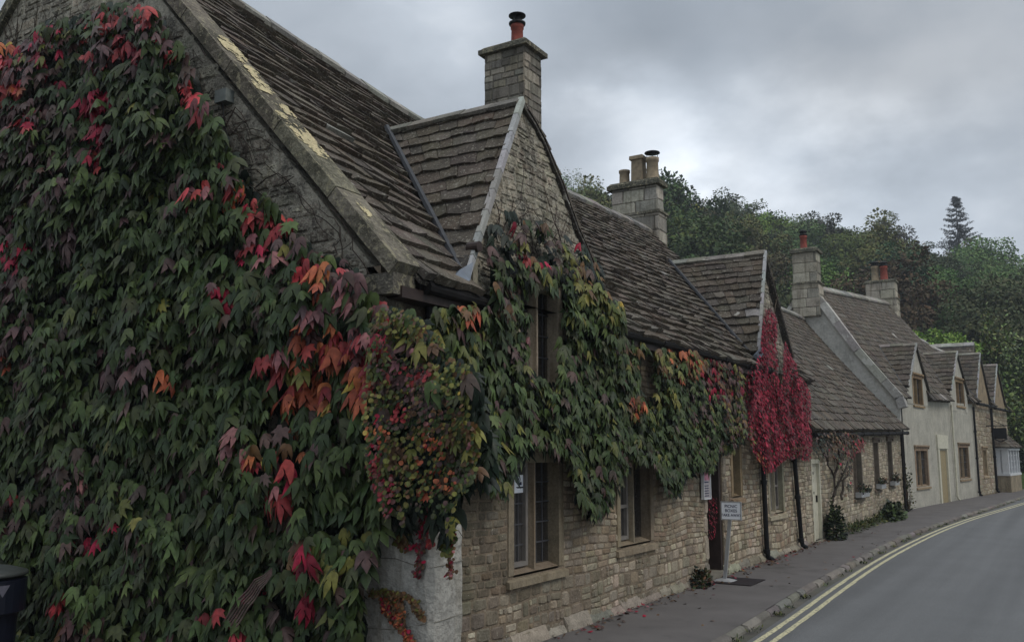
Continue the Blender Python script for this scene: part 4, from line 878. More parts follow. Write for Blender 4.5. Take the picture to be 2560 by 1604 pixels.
def leaf_mesh(name, P, T, N, S, col, tmpls, mat, parent=None, shared=None):
    """P points, T tip directions, N face normals, S sizes, col (n,3): one mesh of many small leaves"""
    n = len(P)
    if n == 0: return None
    T = T/np.linalg.norm(T, axis=1, keepdims=True); N = N-(N*T).sum(1, keepdims=True)*T; N /= np.linalg.norm(N, axis=1, keepdims=True)+1e-9
    X = np.cross(T, N); which = RNG.integers(0, len(tmpls), n); V = []; Fc = []; Cc = []; off = 0; o = np.array(worldloc(parent)) if parent else np.zeros(3)
    for k, (tv, tf) in enumerate(tmpls):
        s = np.where(which == k)[0]
        if len(s) == 0: continue
        bend = RNG.uniform(.4, 1.5, (len(s), 1)); ax = RNG.uniform(.8, 1.12, (len(s), 1))
        v = (P[s][:, None, :]+S[s][:, None, None]*((tv[None, :, 0]*ax)[..., None]*X[s][:, None, :]-tv[None, :, 1, None]*T[s][:, None, :]+(tv[None, :, 2]*bend)[..., None]*N[s][:, None, :]))
        V.append(v.reshape(-1, 3)); f = tf[None]+(np.arange(len(s))*len(tv))[:, None, None]+off; Fc.append(f.reshape(-1, 3)); off += len(s)*len(tv)
        c = np.repeat(col[s], len(tf)*3, 0); Cc.append(c)
    V = np.concatenate(V)-o; Fc = np.concatenate(Fc); Cc = np.concatenate(Cc)
    me = bpy.data.meshes.new(name); me.vertices.add(len(V)); me.vertices.foreach_set('co', V.astype(np.float32).ravel())
    me.loops.add(Fc.size); me.loops.foreach_set('vertex_index', Fc.astype(np.int32).ravel())
    me.polygons.add(len(Fc)); me.polygons.foreach_set('loop_start', np.arange(0, Fc.size, 3, dtype=np.int32)); me.update(calc_edges=True)
    at = me.color_attributes.new('Col', 'FLOAT_COLOR', 'CORNER'); at.data.foreach_set('color', np.concatenate([Cc, np.ones((len(Cc), 1))], 1).astype(np.float32).ravel())
    me.materials.append(mat)
    if shared: return me
    ob = bpy.data.objects.new(name, me); C.objects.link(ob); ob.parent = parent; return ob
PALV = dict(G=[(.031, .051, .014), (.039, .061, .017), (.023, .041, .013), (.050, .072, .019), (.040, .048, .018)], L=[(.062, .095, .028), (.075, .105, .030), (.05, .08, .026)], B=[(.070, .042, .034), (.055, .038, .030), (.085, .05, .045)],
            P=[(.10, .05, .052), (.09, .055, .055), (.08, .042, .042)], R=[(.27, .034, .036), (.22, .026, .03), (.33, .05, .045)], C=[(.24, .006, .026), (.16, .005, .018), (.34, .013, .045)], O=[(.36, .095, .04), (.42, .13, .05), (.30, .07, .035)],
            Y=[(.44, .31, .06), (.36, .27, .06)], V=[(.13, .13, .03), (.10, .11, .03), (.16, .15, .035)], W=[(.20, .08, .085), (.24, .10, .10)], H=[(.42, .045, .055), (.35, .038, .05)], N=[(.13, .07, .03), (.10, .055, .028)],
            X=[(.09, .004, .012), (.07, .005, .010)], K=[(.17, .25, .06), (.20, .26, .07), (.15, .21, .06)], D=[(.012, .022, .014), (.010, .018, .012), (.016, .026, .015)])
def colfn(base, spots):
    """base: list (key, weight, noise seed); spots: (px,py,radius,key,prob)"""
    ks = [b[0] for b in base]
    def f(pp, P):
        n = len(pp); out = np.zeros((n, 3))
        for i in range(n):
            wts = [max(.0, b[1]*(1+b[2]*nz(P[i][0]*1.1+9*j, P[i][1]*1.1, P[i][2]*1.1))) for j, b in enumerate(base)]
            t = random.random()*sum(wts); key = ks[-1]
            for k, wv in zip(ks, wts):
                t -= wv
                if t <= 0: key = k; break
            for (sx, sy, r, k, pr) in spots:
                ry = r if not isinstance(r, tuple) else r[1]; rx = r if not isinstance(r, tuple) else r[0]
                q = ((pp[i, 0]-sx)/rx)**2+((pp[i, 1]-sy)/ry)**2
                if q < 1 and random.random() < pr: key = random.choice(k)
            out[i] = jit(random.choice(PALV[key]), .18)
        return out
    return f
def scatter(polys, plane, val, out, space, off, holes=(), keep=1.0, thin=None):
    """random points on a vertical wall plane inside polygons traced from the photograph"""
    f = onX if plane == 'X' else onY; res = []
    for poly in polys:
        c = [f(x, y, val) for x, y in poly]; a = [p.y if plane == 'X' else p.x for p in c]; z = [p.z for p in c]
        a = [min(a)-.45, max(a)+.1]; z = [min(z)-.1, max(z)+.3]; n = int((max(a)-min(a))*(max(z)-min(z))/space**2)
        u = RNG.uniform(min(a), max(a), n); h = RNG.uniform(min(z), max(z), n)
        P = np.stack([np.full(n, val), u, h], 1) if plane == 'X' else np.stack([u, np.full(n, val), h], 1)
        P = P+np.array(out)[None]*np.array([off(p) for p in P]).reshape(-1, 1)
        pp = proj(P); k = inpoly(pp, poly)
        for ho in holes: k &= ~inpoly(pp, ho)
        P, pp = P[k], pp[k]
        if thin is not None: k = np.array([random.random() < thin(q, p) for q, p in zip(pp, P)], bool) if len(P) else np.zeros(0, bool); P, pp = P[k], pp[k]
        res.append((P, pp))
    return np.concatenate([r[0] for r in res]), np.concatenate([r[1] for r in res])
def hang(n, out, a=(.3, .95), up=(.55, 1.4), spread=.45):
    out = np.array(out)[None]; side = np.cross(out, np.array([[0, 0, 1.]]))
    T = np.array([[0, 0, -1.]])+out*RNG.uniform(*a, (n, 1))+side*RNG.normal(0, spread, (n, 1)); N = out*RNG.uniform(.45, 1.0, (n, 1))+np.array([[0, 0, 1.]])*RNG.uniform(*up, (n, 1))+side*RNG.normal(0, .3, (n, 1))
    return T, N
def grow(name, parent, layers, cf, tm, mat):
    Ps, Ts, Ns, Ss, Cs = [], [], [], [], []
    for (pts, out, size, dark, spread) in layers:
        P, pp = pts; n = len(P); T, N = hang(n, out, spread=spread); s = RNG.uniform(*size, n)*(np.interp(P[:, 1], [9, 14], [1, .68]) if out[0] else 1)
        c = cf(pp, P)
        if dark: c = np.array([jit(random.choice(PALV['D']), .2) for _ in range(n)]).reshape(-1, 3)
        Ps.append(P); Ts.append(T); Ns.append(N); Ss.append(s); Cs.append(c)
    return leaf_mesh(name, np.concatenate(Ps), np.concatenate(Ts), np.concatenate(Ns), np.concatenate(Ss), np.concatenate(Cs), tm, mat, parent)
def stems(name, parent, paths, rad, plane, val, mat='bark', col=(.07, .055, .045), wob=.03, seg=10):
    m = MB()
    f = onX if plane == 'X' else onY
    for path in paths:
        pts = [f(x, y, val) for x, y in path]; q = []
        for a, b in zip(pts, pts[1:]):
            k = max(2, int((b-a).length/.12))
            for i in range(k): q.append(a.lerp(b, i/k)+Vector((nz(i*.7, a.z, a.y), nz(i*.7, a.y, a.x), nz(a.z, i*.6, 3)))*wob)
        q.append(pts[-1]); n = len(q); m.tube(q, [rad*(1-.6*i/n) for i in range(n)], 5, jit(col, .2))
    return m.build(name, M[mat], parent)

# ---------------- the big boston ivy on the gable
IVY_OUT = (0, -1, 0)
gpoly = [(-260, 150), (-80, 130), (0, 100), (50, 105), (105, 55), (170, 45), (215, 30), (240, 5), (330, 5), (400, 30), (425, 80), (465, 125), (478, 180), (500, 225), (520, 260), (545, 300), (570, 350), (590, 395), (610, 430), (650, 470), (695, 520), (735, 550), (745, 590), (790, 625), (850, 640), (890, 665), (905, 715), (950, 742), (1005, 775), (1020, 850), (1000, 950), (975, 1100), (955, 1240), (950, 1290), (955, 1330), (940, 1370), (915, 1410), (905, 1480), (905, 1620), (880, 1760), (-260, 1760)]
big = lambda P: .10+.20*(.5+nz(P[0]*1.5, P[2]*1.5, 2))+random.uniform(0, .10)
gsp = [(310, 60, 130, 'GBP', .5), (60, 200, 110, 'BPCBG', .6), (130, 120, 60, 'PCBV', .7), (20, 110, 50, 'PCB', .8), (250, 110, 60, 'BGPR', .5), (90, 380, 120, 'PBBG', .5), (20, 640, (60, 110), 'BPCG', .75), (150, 590, 50, 'PPB', .4), (300, 910, 60, 'PPB', .6), (180, 1200, 90, 'BBPG', .55), (210, 1300, 70, 'BBCG', .6), (40, 840, (50, 120), 'BPG', .5),
       (235, 250, (48, 32), 'CCCR', .95), (240, 330, (24, 45), 'CCCW', .95), (236, 400, (18, 35), 'CCR', .95),
       (265, 40, 30, 'RRB', .8), (345, 35, 34, 'RWR', .8), (300, 65, 24, 'RO', .5), (312, 105, 24, 'RHR', .9), (345, 140, 22, 'RRC', .8), (428, 130, 17, 'H', .95), (395, 90, 20, 'BC', .5), (468, 222, 34, 'RHW', .9), (505, 275, 20, 'RW', .8), (470, 170, 20, 'OB', .6), (555, 412, 18, 'H', .95),
       (500, 480, 34, 'RHW', .85), (583, 478, 32, 'RRO', .9), (640, 525, 32, 'RRC', .85), (695, 552, 30, 'RHR', .9), (635, 625, 45, 'WRCP', .8), (680, 650, 30, 'WP', .7), (765, 655, 26, 'HR', .95), (800, 690, 50, 'OBRV', .6), (555, 735, 22, 'C', .9), (880, 680, 60, 'PPWB', .7), (720, 600, 30, 'PVB', .6), (840, 740, 60, 'PBWG', .5),
       (15, 118, 22, 'OOY', .9), (52, 95, 16, 'Y', .8), (45, 140, 26, 'VY', .7), (8, 150, 18, 'HR', .9), (35, 225, 26, 'ROR', .9), (10, 220, 20, 'RC', .8), (50, 290, 30, 'RCB', .6), (30, 180, 25, 'WPB', .6), (10, 900, 22, 'O', .7), (20, 1240, 18, 'RW', .8), (215, 1215, 22, 'W', .8),
       (780, 820, 60, 'OWRP', .85), (850, 850, 50, 'ORR', .85), (810, 875, 40, 'OOR', .85), (915, 850, 55, 'WPCR', .8), (975, 790, 50, 'WPRC', .75), (900, 950, 42, 'OOOR', .9), (905, 935, 20, 'YO', .8), (700, 905, 38, 'ORW', .8), (668, 900, 30, 'RO', .6), (750, 905, 34, 'YVO', .75), (720, 975, 48, 'ROO', .9), (775, 960, 45, 'ROO', .9), (820, 1000, 36, 'VYO', .7), (800, 970, 25, 'OR', .8), (985, 920, 30, 'PWR', .7), (950, 900, 30, 'WR', .6),
       (630, 1150, 24, 'OR', .9), (662, 1135, 24, 'Y', .9), (700, 1140, 26, 'RPO', .7), (760, 1148, 24, 'OO', .85), (710, 1170, 28, 'CR', .8), (700, 1230, 34, 'RRW', .9), (650, 1190, 24, 'WB', .5), (590, 1110, 40, 'WBN', .6), (700, 1070, 45, 'NOB', .6), (690, 1290, 30, 'WB', .5),
       (415, 935, 26, 'ON', .8), (145, 1505, 22, 'HR', .95), (520, 1530, 26, 'RW', .8), (590, 1592, 20, 'H', .9), (200, 1580, 45, 'NBP', .7), (180, 1283, 14, 'L', .9), (300, 1245, 30, 'V', .5), (285, 1210, 40, 'LG', .4), (560, 1380, 60, 'LG', .3), (770, 1400, 60, 'VNC', .5), (870, 1390, 60, 'VG', .35), (840, 1360, 40, 'LG', .4), (770, 1490, 30, 'BCY', .5), (900, 1350, 50, 'VL', .4), (600, 1480, 30, 'BC', .5), (430, 430, 60, 'BG', .4), (380, 560, 200, 'GGL', .5)]
gcf = colfn([('G', 10, .3), ('L', 1.8, 1.2), ('B', .7, 3), ('P', .12, 3), ('V', .15, 1)], gsp)
Ivy = thing('boston_ivy', (-8, GY, 0), 'boston ivy smothering the near gable, dark green leaves turning red, orange and purple', 'climbing plant', 'climbing plants on the cottage row')
edge = lambda q, p: 1.0
thin_g = lambda q, p: max(.4, min(1, .95+1.1*nz(p[0]*2.3, p[2]*2.3, 6)))*(1.0 if q[1] > 140 or q[0] > 230 else .7)
L1 = scatter([gpoly], 'Y', GY-.02, IVY_OUT, .092, lambda P: random.uniform(.02, .10))
L2 = scatter([gpoly], 'Y', GY-.02, IVY_OUT, .062, big, thin=thin_g)
L3 = scatter([gpoly], 'Y', GY-.02, IVY_OUT, .088, lambda P: big(P)+.08, thin=thin_g)
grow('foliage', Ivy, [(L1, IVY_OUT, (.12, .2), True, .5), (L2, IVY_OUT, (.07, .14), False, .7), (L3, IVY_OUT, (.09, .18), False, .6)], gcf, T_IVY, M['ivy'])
vs_ = [[(520, 640), (560, 470), (540, 330), (515, 230), (500, 180)], [(900, 700), (820, 560), (720, 470), (640, 360), (600, 280), (560, 262)], [(700, 640), (690, 520), (620, 440), (650, 400), (600, 330)], [(560, 300), (590, 275), (640, 330), (700, 380)], [(930, 690), (860, 560), (780, 440), (735, 400)], [(600, 400), (560, 330), (530, 300), (470, 150)], [(640, 470), (700, 430), (760, 500), (840, 600)], [(640, 400), (590, 300), (620, 320), (660, 330)], [(520, 150), (480, 60), (430, 0)], [(480, 230), (440, 120), (410, 40)]]
for k in range(9):
    x = random.uniform(470, 900); y = 60+(x-430)*1.17+random.uniform(30, 120); p = [(x, y)]
    for i in range(4): x += random.uniform(-40, 45); y += random.uniform(-55, 45); y = max(y, 30+(x-400)*1.19); p.append((x, y))
    vs_.append(p)
for k in range(18):
    x = random.uniform(0, 240); p = [(x, 140)]; y = 140
    for i in range(4): x += random.uniform(-20, 20); y -= random.uniform(15, 45); p.append((x, y))
    vs_.append(p)
stems('stems', Ivy, vs_, .006, 'Y', GY-.03, col=(.05, .04, .033), wob=.06)

# ---------------- facade ivy round the dormer window
fpolys = [[(1085, 768), (1160, 760), (1225, 755), (1232, 690), (1222, 640), (1240, 520), (1262, 505), (1300, 545), (1360, 552), (1392, 580), (1440, 588), (1478, 625), (1502, 665), (1512, 720), (1560, 762), (1562, 800), (1590, 840), (1622, 870), (1628, 930), (1600, 985), (1620, 1005), (1640, 960), (1640, 872), (1700, 866), (1755, 880), (1800, 900), (1850, 912), (1868, 940), (1862, 1010), (1868, 1090), (1840, 1118), (1795, 1130), (1782, 1172), (1745, 1168), (1712, 1190), (1695, 1226), (1668, 1232), (1648, 1180), (1625, 1148), (1588, 1142), (1560, 1170), (1545, 1225), (1512, 1260), (1490, 1285), (1462, 1270), (1440, 1200), (1418, 1130), (1330, 1118), (1300, 1140), (1288, 1190), (1262, 1235), (1240, 1225), (1222, 1190), (1160, 1150), (1110, 1000), (1060, 860)]]
wh = [[(1322, 690), (1414, 696), (1412, 900), (1384, 950), (1322, 920)]]
whs = [[(1300, 718), (1402, 724), (1402, 905), (1376, 950), (1300, 905)], [(1165, 760), (1225, 745), (1250, 790), (1200, 820)]]
wallgap = [(1600, 880), (1640, 880), (1640, 990), (1596, 990)]
fbase = colfn([('G', 9, .3), ('L', 2.6, 1.5), ('B', 1.0, 2), ('V', .7, 1.5)], [
    (1320, 645, 22, 'R', .5), (1340, 842, 22, 'CW', .9), (1290, 650, 34, 'W', .3), (1262, 530, 36, 'YVV', .75), (1290, 570, 70, 'PBCN', .75), (1380, 600, 70, 'BNCV', .6), (1480, 690, 60, 'VVVN', .6), (1540, 760, 45, 'VVLV', .65), (1552, 758, 12, 'Y', .5), (1600, 860, 50, 'NVL', .5), (1590, 1010, 26, 'NNO', .85), (1640, 990, 50, 'VL', .5), (1700, 890, 60, 'VNVO', .6), (1760, 900, 40, 'NCV', .6), (1810, 950, (50, 60), 'BPCN', .75), (1845, 1010, (35, 110), 'BPNV', .65), (1740, 900, 30, 'VO', .5),
    (1140, 800, 70, 'VVLB', .6), (1170, 770, 30, 'NO', .4), (1200, 860, 50, 'VLG', .5), (1230, 650, 40, 'PB', .6), (1340, 960, 60, 'LV', .4), (1390, 1075, 10, 'L', .9), (1430, 860, 40, 'BG', .3), (1250, 740, 40, 'BGN', .5)])
FI = thing('boston_ivy', (XF, 8, 0), 'ivy across the street front, framing the dormer window and hanging over the lower windows', 'climbing plant', 'climbing plants on the cottage row')
OX = (1, 0, 0); fo = lambda P: .06+.16*(.5+nz(P[1]*1.6, P[2]*1.6, 7))+random.uniform(0, .08)
cov = lambda q, p: .12 if (q[1] < 640 and q[0] < 1480 and nz(p[1]*3, p[2]*3, 4) < .1) else (.25 if inpoly(np.array([q]), wallgap)[0] else 1.)
cov2 = lambda q, p: cov(q, p)*(.55 if q[1] < 700 else 1)*max(.5, min(1, 1.+1.1*nz(p[1]*2.5, p[2]*2.5, 6)))
F1 = scatter(fpolys, 'X', XF+.04, OX, .082, lambda P: random.uniform(.0, .07), holes=wh+whs[:1]+[wallgap], thin=lambda q, p: cov(q, p))
F2 = scatter(fpolys, 'X', XF+.04, OX, .058, fo, holes=wh+[wallgap], thin=cov2)
F3 = scatter(fpolys, 'X', XF+.04, OX, .10, lambda P: fo(P)+.05, holes=whs[:1]+[wallgap], thin=cov2)
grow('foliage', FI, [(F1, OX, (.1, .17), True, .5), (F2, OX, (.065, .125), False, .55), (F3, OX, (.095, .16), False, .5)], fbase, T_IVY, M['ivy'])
fv = [[(1238, 700), (1232, 640), (1240, 560), (1255, 500)], [(1250, 690), (1260, 600), (1300, 540), (1350, 520)], [(1225, 720), (1215, 660), (1225, 620)], [(1620, 1000), (1622, 940), (1618, 880)], [(1200, 900), (1180, 840), (1160, 790)], [(1430, 720), (1420, 640), (1380, 590), (1330, 520)], [(1250, 620), (1300, 500), (1310, 420)], [(1400, 600), (1380, 540), (1360, 470)]]
for k in range(14):
    x, y = random.uniform(1230, 1420), random.uniform(560, 680); p = [(x, y)]
    for i in range(3): x += random.uniform(-25, 25); y -= random.uniform(10, 50); p.append((x, y))
    fv.append(p)
stems('stems', FI, fv, .006, 'X', XF-.0, col=(.06, .045, .04), wob=.05)

# ---------------- mixed creeper bulging over the buttress
HI = thing('mixed_creeper', (-4.2, GY, 0), 'small leaved creeper bulging over the pale corner buttress, rusty strands trailing down it', 'climbing plant', 'climbing plants on the cottage row')
bp_ = [[(925, 760), (1000, 770), (1060, 800), (1105, 840), (1125, 880), (1165, 905), (1200, 940), (1216, 985), (1222, 1040), (1236, 1120), (1228, 1165), (1205, 1215), (1190, 1180), (1168, 1230), (1150, 1200), (1138, 1300), (1118, 1350), (1100, 1260), (1085, 1300), (1066, 1230), (1048, 1300), (1030, 1250), (1012, 1320), (985, 1262), (965, 1300), (945, 1250), (920, 1200), (905, 1000)]]
so = lambda P: .12+.28*max(0, min(1, (P[2]-.9)/1.2))*(.6+.8*nz(P[0]*2, P[2]*2, 3))+random.uniform(0, .1)
csp = [(1035, 932, (42, 26), 'RRHW', .9), (988, 1030, 26, 'HR', .9), (1085, 1110, 32, 'ORO', .85), (1115, 1200, 30, 'ONO', .7), (940, 1150, (16, 130), 'RHWC', .75), (915, 1070, 20, 'OY', .6), (950, 1085, 22, 'O', .6), (1150, 960, 60, 'VLVG', .7), (1180, 1000, 40, 'VVY', .5), (1060, 1000, 60, 'PWNB', .6), (1060, 1150, (60, 90), 'NVOV', .7), (990, 1180, (50, 90), 'NVV', .75), (1200, 1120, (35, 60), 'WNVG', .6), (1000, 900, 60, 'PBWG', .6), (1140, 830, 60, 'VLG', .5), (960, 1230, (30, 60), 'RCW', .5)]
ccf = colfn([('G', 3.4, .5), ('V', 2.6, 1.5), ('N', 1.6, 1.5), ('B', .8, 1)], csp)
H0 = scatter(bp_, 'Y', GY-.12, IVY_OUT, .05, lambda P: random.uniform(.02, .1))
H1 = scatter(bp_, 'Y', GY-.12, IVY_OUT, .0225, lambda P: so(P)+.05, thin=lambda q, p: 1. if q[1] < 1240 else .6)
H2 = scatter([[(1020, 770), (1105, 840), (1165, 905), (1210, 960), (1222, 1040), (1236, 1120), (1228, 1165), (1150, 1180), (1090, 1150), (1100, 1000), (1000, 850)]], 'Y', GY-.12, IVY_OUT, .17, lambda P: so(P)+.04)
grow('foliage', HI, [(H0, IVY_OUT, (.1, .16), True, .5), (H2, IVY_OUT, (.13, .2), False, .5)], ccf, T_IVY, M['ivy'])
H3 = scatter(bp_, 'Y', GY-.12, IVY_OUT, .07, lambda P: so(P)+.03, thin=lambda q, p: max(0, min(1, (.75 if q[1] < 930 or q[0] > 1120 else .12)+.9*nz(p[0]*3, p[2]*3, 9))))
grow('medium_leaves', HI, [(H3, IVY_OUT, (.06, .12), False, .7)], ccf, T_IVY, M['ivy'])
grow('small_leaves', HI, [(H1, IVY_OUT, (.022, .045), False, .7)], ccf, T_RND, M['ivy'])
trails = []
def trail(path, dens, spread, keys, size=(.03, .055)):
    Pl, pl = [], []; dens = int(dens*1.8); spread *= .75; size = (size[0]*.6, size[1]*.62)
    for (a, b) in zip(path, path[1:]):
        for i in range(dens):
            t = random.random(); px, py = a[0]+(b[0]-a[0])*t+random.gauss(0, spread), a[1]+(b[1]-a[1])*t+random.gauss(0, spread*.5)
            p = onY(px, py, GY-.12-random.uniform(0, .03)); Pl.append(p); pl.append((px, py))
    P = np.array([tuple(p) for p in Pl]); T, N = hang(len(P), IVY_OUT, spread=.8); c = np.array([jit(random.choice(PALV[random.choice(keys)]), .2) for _ in Pl])
    trails.append((P, T, N, RNG.uniform(*size, len(P)), c))
trail([(930, 1485), (965, 1478), (1005, 1482), (1035, 1500), (1055, 1545)], 60, 6, 'NNNV'); trail([(955, 1490), (972, 1530), (990, 1550), (1010, 1575), (1030, 1610)], 55, 8, 'NNOC'); trail([(985, 1490), (998, 1520), (1000, 1550)], 50, 10, 'NNO'); trail([(930, 1480), (960, 1475), (990, 1495)], 60, 9, 'VVN')
trail([(1060, 1280), (1055, 1330), (1050, 1400), (1045, 1440)], 40, 7, 'PNBC'); trail([(1130, 1290), (1128, 1360), (1125, 1445)], 45, 6, 'CNNW'); trail([(1115, 1280), (1120, 1330), (1118, 1375)], 70, 10, 'LVVG', (.05, .08)); trail([(1018, 1370), (1030, 1362), (1045, 1360)], 16, 4, 'CB'); trail([(1068, 1290), (1070, 1350)], 10, 3, 'RW'); trail([(1072, 1345), (1076, 1365)], 6, 3, 'R', (.05, .07))
trail([(935, 1130), (940, 1200), (945, 1290)], 26, 10, 'HHRW', (.05, .085)); trail([(1066, 1160), (1068, 1230), (1070, 1290)], 24, 4, 'WN'); trail([(1020, 1290), (1005, 1340), (1010, 1370)], 25, 12, 'VNN', (.05, .08)); trail([(560, 1590), (610, 1530), (650, 1480), (670, 1440)], 16, 10, 'BCNR', (.04, .07)); trail([(745, 1390), (775, 1430), (780, 1500)], 30, 12, 'CNBB', (.04, .07))
cat = [np.concatenate([t[i] for t in trails]) for i in range(5)]
leaf_mesh('trailing_strands', *cat, T_RND, M['ivy'], HI)
stems('stems', HI, [[(930, 1485), (965, 1480), (1005, 1486), (1040, 1510), (1055, 1550)], [(950, 1485), (972, 1530), (1000, 1570), (1030, 1620)], [(1060, 1250), (1055, 1330), (1048, 1440)], [(1130, 1280), (1128, 1360), (1125, 1450)], [(1010, 1280), (1025, 1300), (1045, 1290)], [(1085, 1280), (1110, 1320), (1145, 1325), (1160, 1345)]], .004, 'Y', GY-.125, wob=.01)
stems('old_stems', HI, [[(560+i*6, 1560+i*3), (600+i*5, 1500+i*4), (640+i*3, 1450+i*5), (680, 1420+i*3)] for i in range(6)], .008, 'Y', GY-.42, col=(.16, .11, .10), wob=.05)

# ---------------- crimson creeper on the second dormer
RI = thing('virginia_creeper', (XF, 16, 0), 'crimson virginia creeper pouring down from the second dormer over two black drainpipes', 'climbing plant', 'climbing plants on the cottage row')
rp = [[(1912, 765), (1930, 770), (1942, 800), (1940, 860), (1946, 960), (1956, 958), (1958, 880), (1962, 850), (1975, 885), (1988, 905), (1995, 935), (2012, 952), (2024, 980), (2028, 1060), (2030, 1120), (2022, 1148), (1985, 1140), (1955, 1148), (1932, 1172), (1912, 1180), (1892, 1140), (1872, 1100), (1862, 1040), (1860, 960), (1868, 925), (1892, 905), (1900, 850)]]
rcf = colfn([('C', 9, .3), ('X', 3.5, 1.5), ('R', .5, 1), ('P', .4, 1), ('B', .5, 1)], [(1895, 1165, 30, 'RONC', .7), (1880, 1140, 22, 'ON', .5), (1870, 1090, 25, 'BNV', .5), (2000, 1145, 40, 'CBN', .5), (1925, 760, 20, 'PWB', .5)])
ro = lambda P: .05+.26*(.5+nz(P[1]*2.2, P[2]*1.3, 9))+random.uniform(0, .07)
R1 = scatter(rp, 'X', XF+.05, OX, .035, lambda P: random.uniform(0, .06)); R2 = scatter(rp, 'X', XF+.05, OX, .028, ro, thin=lambda q, p: .8 if q[1] > 800 else .5)
P, pp = R2; lowc = colfn([('C', 1, 0)], [])
grow('foliage', RI, [(R2, OX, (.06, .115), False, .7), (R1, OX, (.06, .1), False, .6)], rcf, T_NAR+T_OVAL, M['ivy'])
stems('stems', RI, [[(1950, 960), (1945, 900), (1935, 830), (1925, 760), (1920, 700)], [(1935, 780), (1945, 740), (1930, 690)], [(1905, 1100), (1915, 1000), (1920, 900)]], .01, 'X', XF+.03)
# creeper in the doorway
DI = thing('doorway_creeper', (XF, 12.8, 0), 'small patch of crimson leaves hanging inside the dark doorway', 'climbing plant')
R3 = scatter([[(1771, 1235), (1790, 1240), (1792, 1290), (1788, 1340), (1771, 1345)]], 'X', XF-.12, OX, .035, lambda P: random.uniform(0, .08))
grow('foliage', DI, [(R3, OX, (.04, .07), False, .5)], rcf, T_NAR, M['ivy'])

# ---------------- climbing shrub on the low cottage
SI = thing('climbing_shrub', (XF, 20.5, 0), 'sparse climbing shrub with bare twisted stem and brown red leaves on the low cottage', 'climbing plant', 'climbing plants on the cottage row')
sp_ = [[(2030, 1100), (2050, 1082), (2090, 1075), (2140, 1078), (2162, 1100), (2158, 1128), (2135, 1130), (2130, 1170), (2128, 1190), (2105, 1180), (2085, 1150), (2060, 1140), (2035, 1145), (2028, 1130)], [(2120, 1190), (2132, 1200), (2125, 1240), (2110, 1235)]]
S1 = scatter(sp_, 'X', XF+.06, OX, .055, lambda P: random.uniform(.03, .3), thin=lambda q, p: .75+.8*nz(p[1]*1.6, p[2]*3, 3))
scf = colfn([('G', 2, 1), ('D', 2, 1), ('B', 3, 1), ('N', 2, 1), ('C', .7, 1)], [(2140, 1110, 35, 'CNRB', .7), (2100, 1085, 45, 'NNB', .6), (2050, 1110, 30, 'DDB', .7)])
grow('foliage', SI, [(S1, OX, (.07, .14), False, .8)], scf, T_OVAL, M['leaf'])
stems('trunk', SI, [[(2085, 1345), (2086, 1300), (2078, 1262), (2084, 1230), (2085, 1190), (2072, 1160), (2070, 1110), (2060, 1090)], [(2082, 1240), (2095, 1210), (2110, 1180), (2120, 1140), (2110, 1100)], [(2072, 1150), (2050, 1110), (2040, 1100)], [(2085, 1190), (2100, 1150), (2130, 1110), (2150, 1100)], [(2100, 1150), (2090, 1110), (2120, 1080)], [(2104, 1250), (2108, 1200), (2125, 1170)]], .03, 'X', XF+.12, col=(.05, .04, .035), wob=.06)

# ---------------- plants at the foot of the low cottage
def bush(name, c, r, h, n, keys, size, label, cat='bush', group=None, tm=None, up=.3, parent_stem=True):
    B_ = thing(name, c, label, cat, group); c = np.array(c, float)
    d = RNG.normal(0, 1, (n, 3)); d /= np.linalg.norm(d, axis=1, keepdims=True); d[:, 2] = np.abs(d[:, 2]); rr = RNG.uniform(.35, 1, (n, 1))**.6
    lump = np.array([1+.35*nz(*(q*2.2), 1.) for q in d]).reshape(-1, 1)
    P = c+d*rr*lump*np.array([[r[0], r[1], h]]); T = d+RNG.normal(0, .5, (n, 3)); N = d*.5+np.array([[0, 0, .8]])+RNG.normal(0, .3, (n, 3))
    col = np.array([jit(random.choice(PALV[random.choice(keys)]), .25) for _ in range(n)])
    leaf_mesh('foliage', P, T, N, RNG.uniform(*size, n), col, tm or T_OVAL, M['leaf'], B_)
    m = MB()
    for i in range(7):
        a = RNG.normal(0, 1, 3); a[2] = abs(a[2])+.6; a /= np.linalg.norm(a); e = c+a*np.array([r[0], r[1], h])*.8
        m.tube([c+np.array([0, 0, -.03]), c*.5+e*.5+RNG.normal(0, .02, 3), e], [.012*max(h, .3), .008*max(h, .3), .004], 5, (.08, .06, .045))
    m.build('stems', M['bark'], B_); return B_
p = onX(2088, 1345, XF+.2); bush('shrub', (XF+.2, p.y, 0), (.2, .35), .72, 900, 'DDGG', (.05, .09), 'dark upright shrub at the foot of the climbing shrub stem', 'shrub')
p = onX(2232, 1285, XF+.3); bush('shrub', (XF+.28, p.y, 0), (.25, .9), .42, 900, 'GGDL', (.09, .16), 'low bushy dark green plant below the last window of the low cottage', 'shrub')
P_ = []; 
for k in range(5):
    y = 21.8+k*1.0; bush('flowering_plant', (XF+.16, y, 0), (.16, .5), .2, 260, 'LGVGG', (.05, .10), ['leafy weed clump nearest the dark shrub', 'low leafy clump with pale flowers, second from the dark shrub', 'middle leafy clump at the wall foot', 'leafy clump fourth along the wall foot', 'leafy clump touching the bushy dark green plant'][k]+' under the low cottage', 'plant', 'weeds along the foot of the low cottage', T_NAR)
bush('drainpipe_climber', (XF+.1, 30.7, .0), (.15, .6), 1.5, 160, 'GDV', (.06, .1), 'wispy plant climbing at the joint of the low cottage and the grey rendered one', 'plant')
bush('weed', (XF+.12, onX(1752, 1440, XF+.12).y, 0), (.12, .2), .22, 160, 'DGN', (.05, .09), 'dark weed at the wall foot left of the doorway', 'plant')

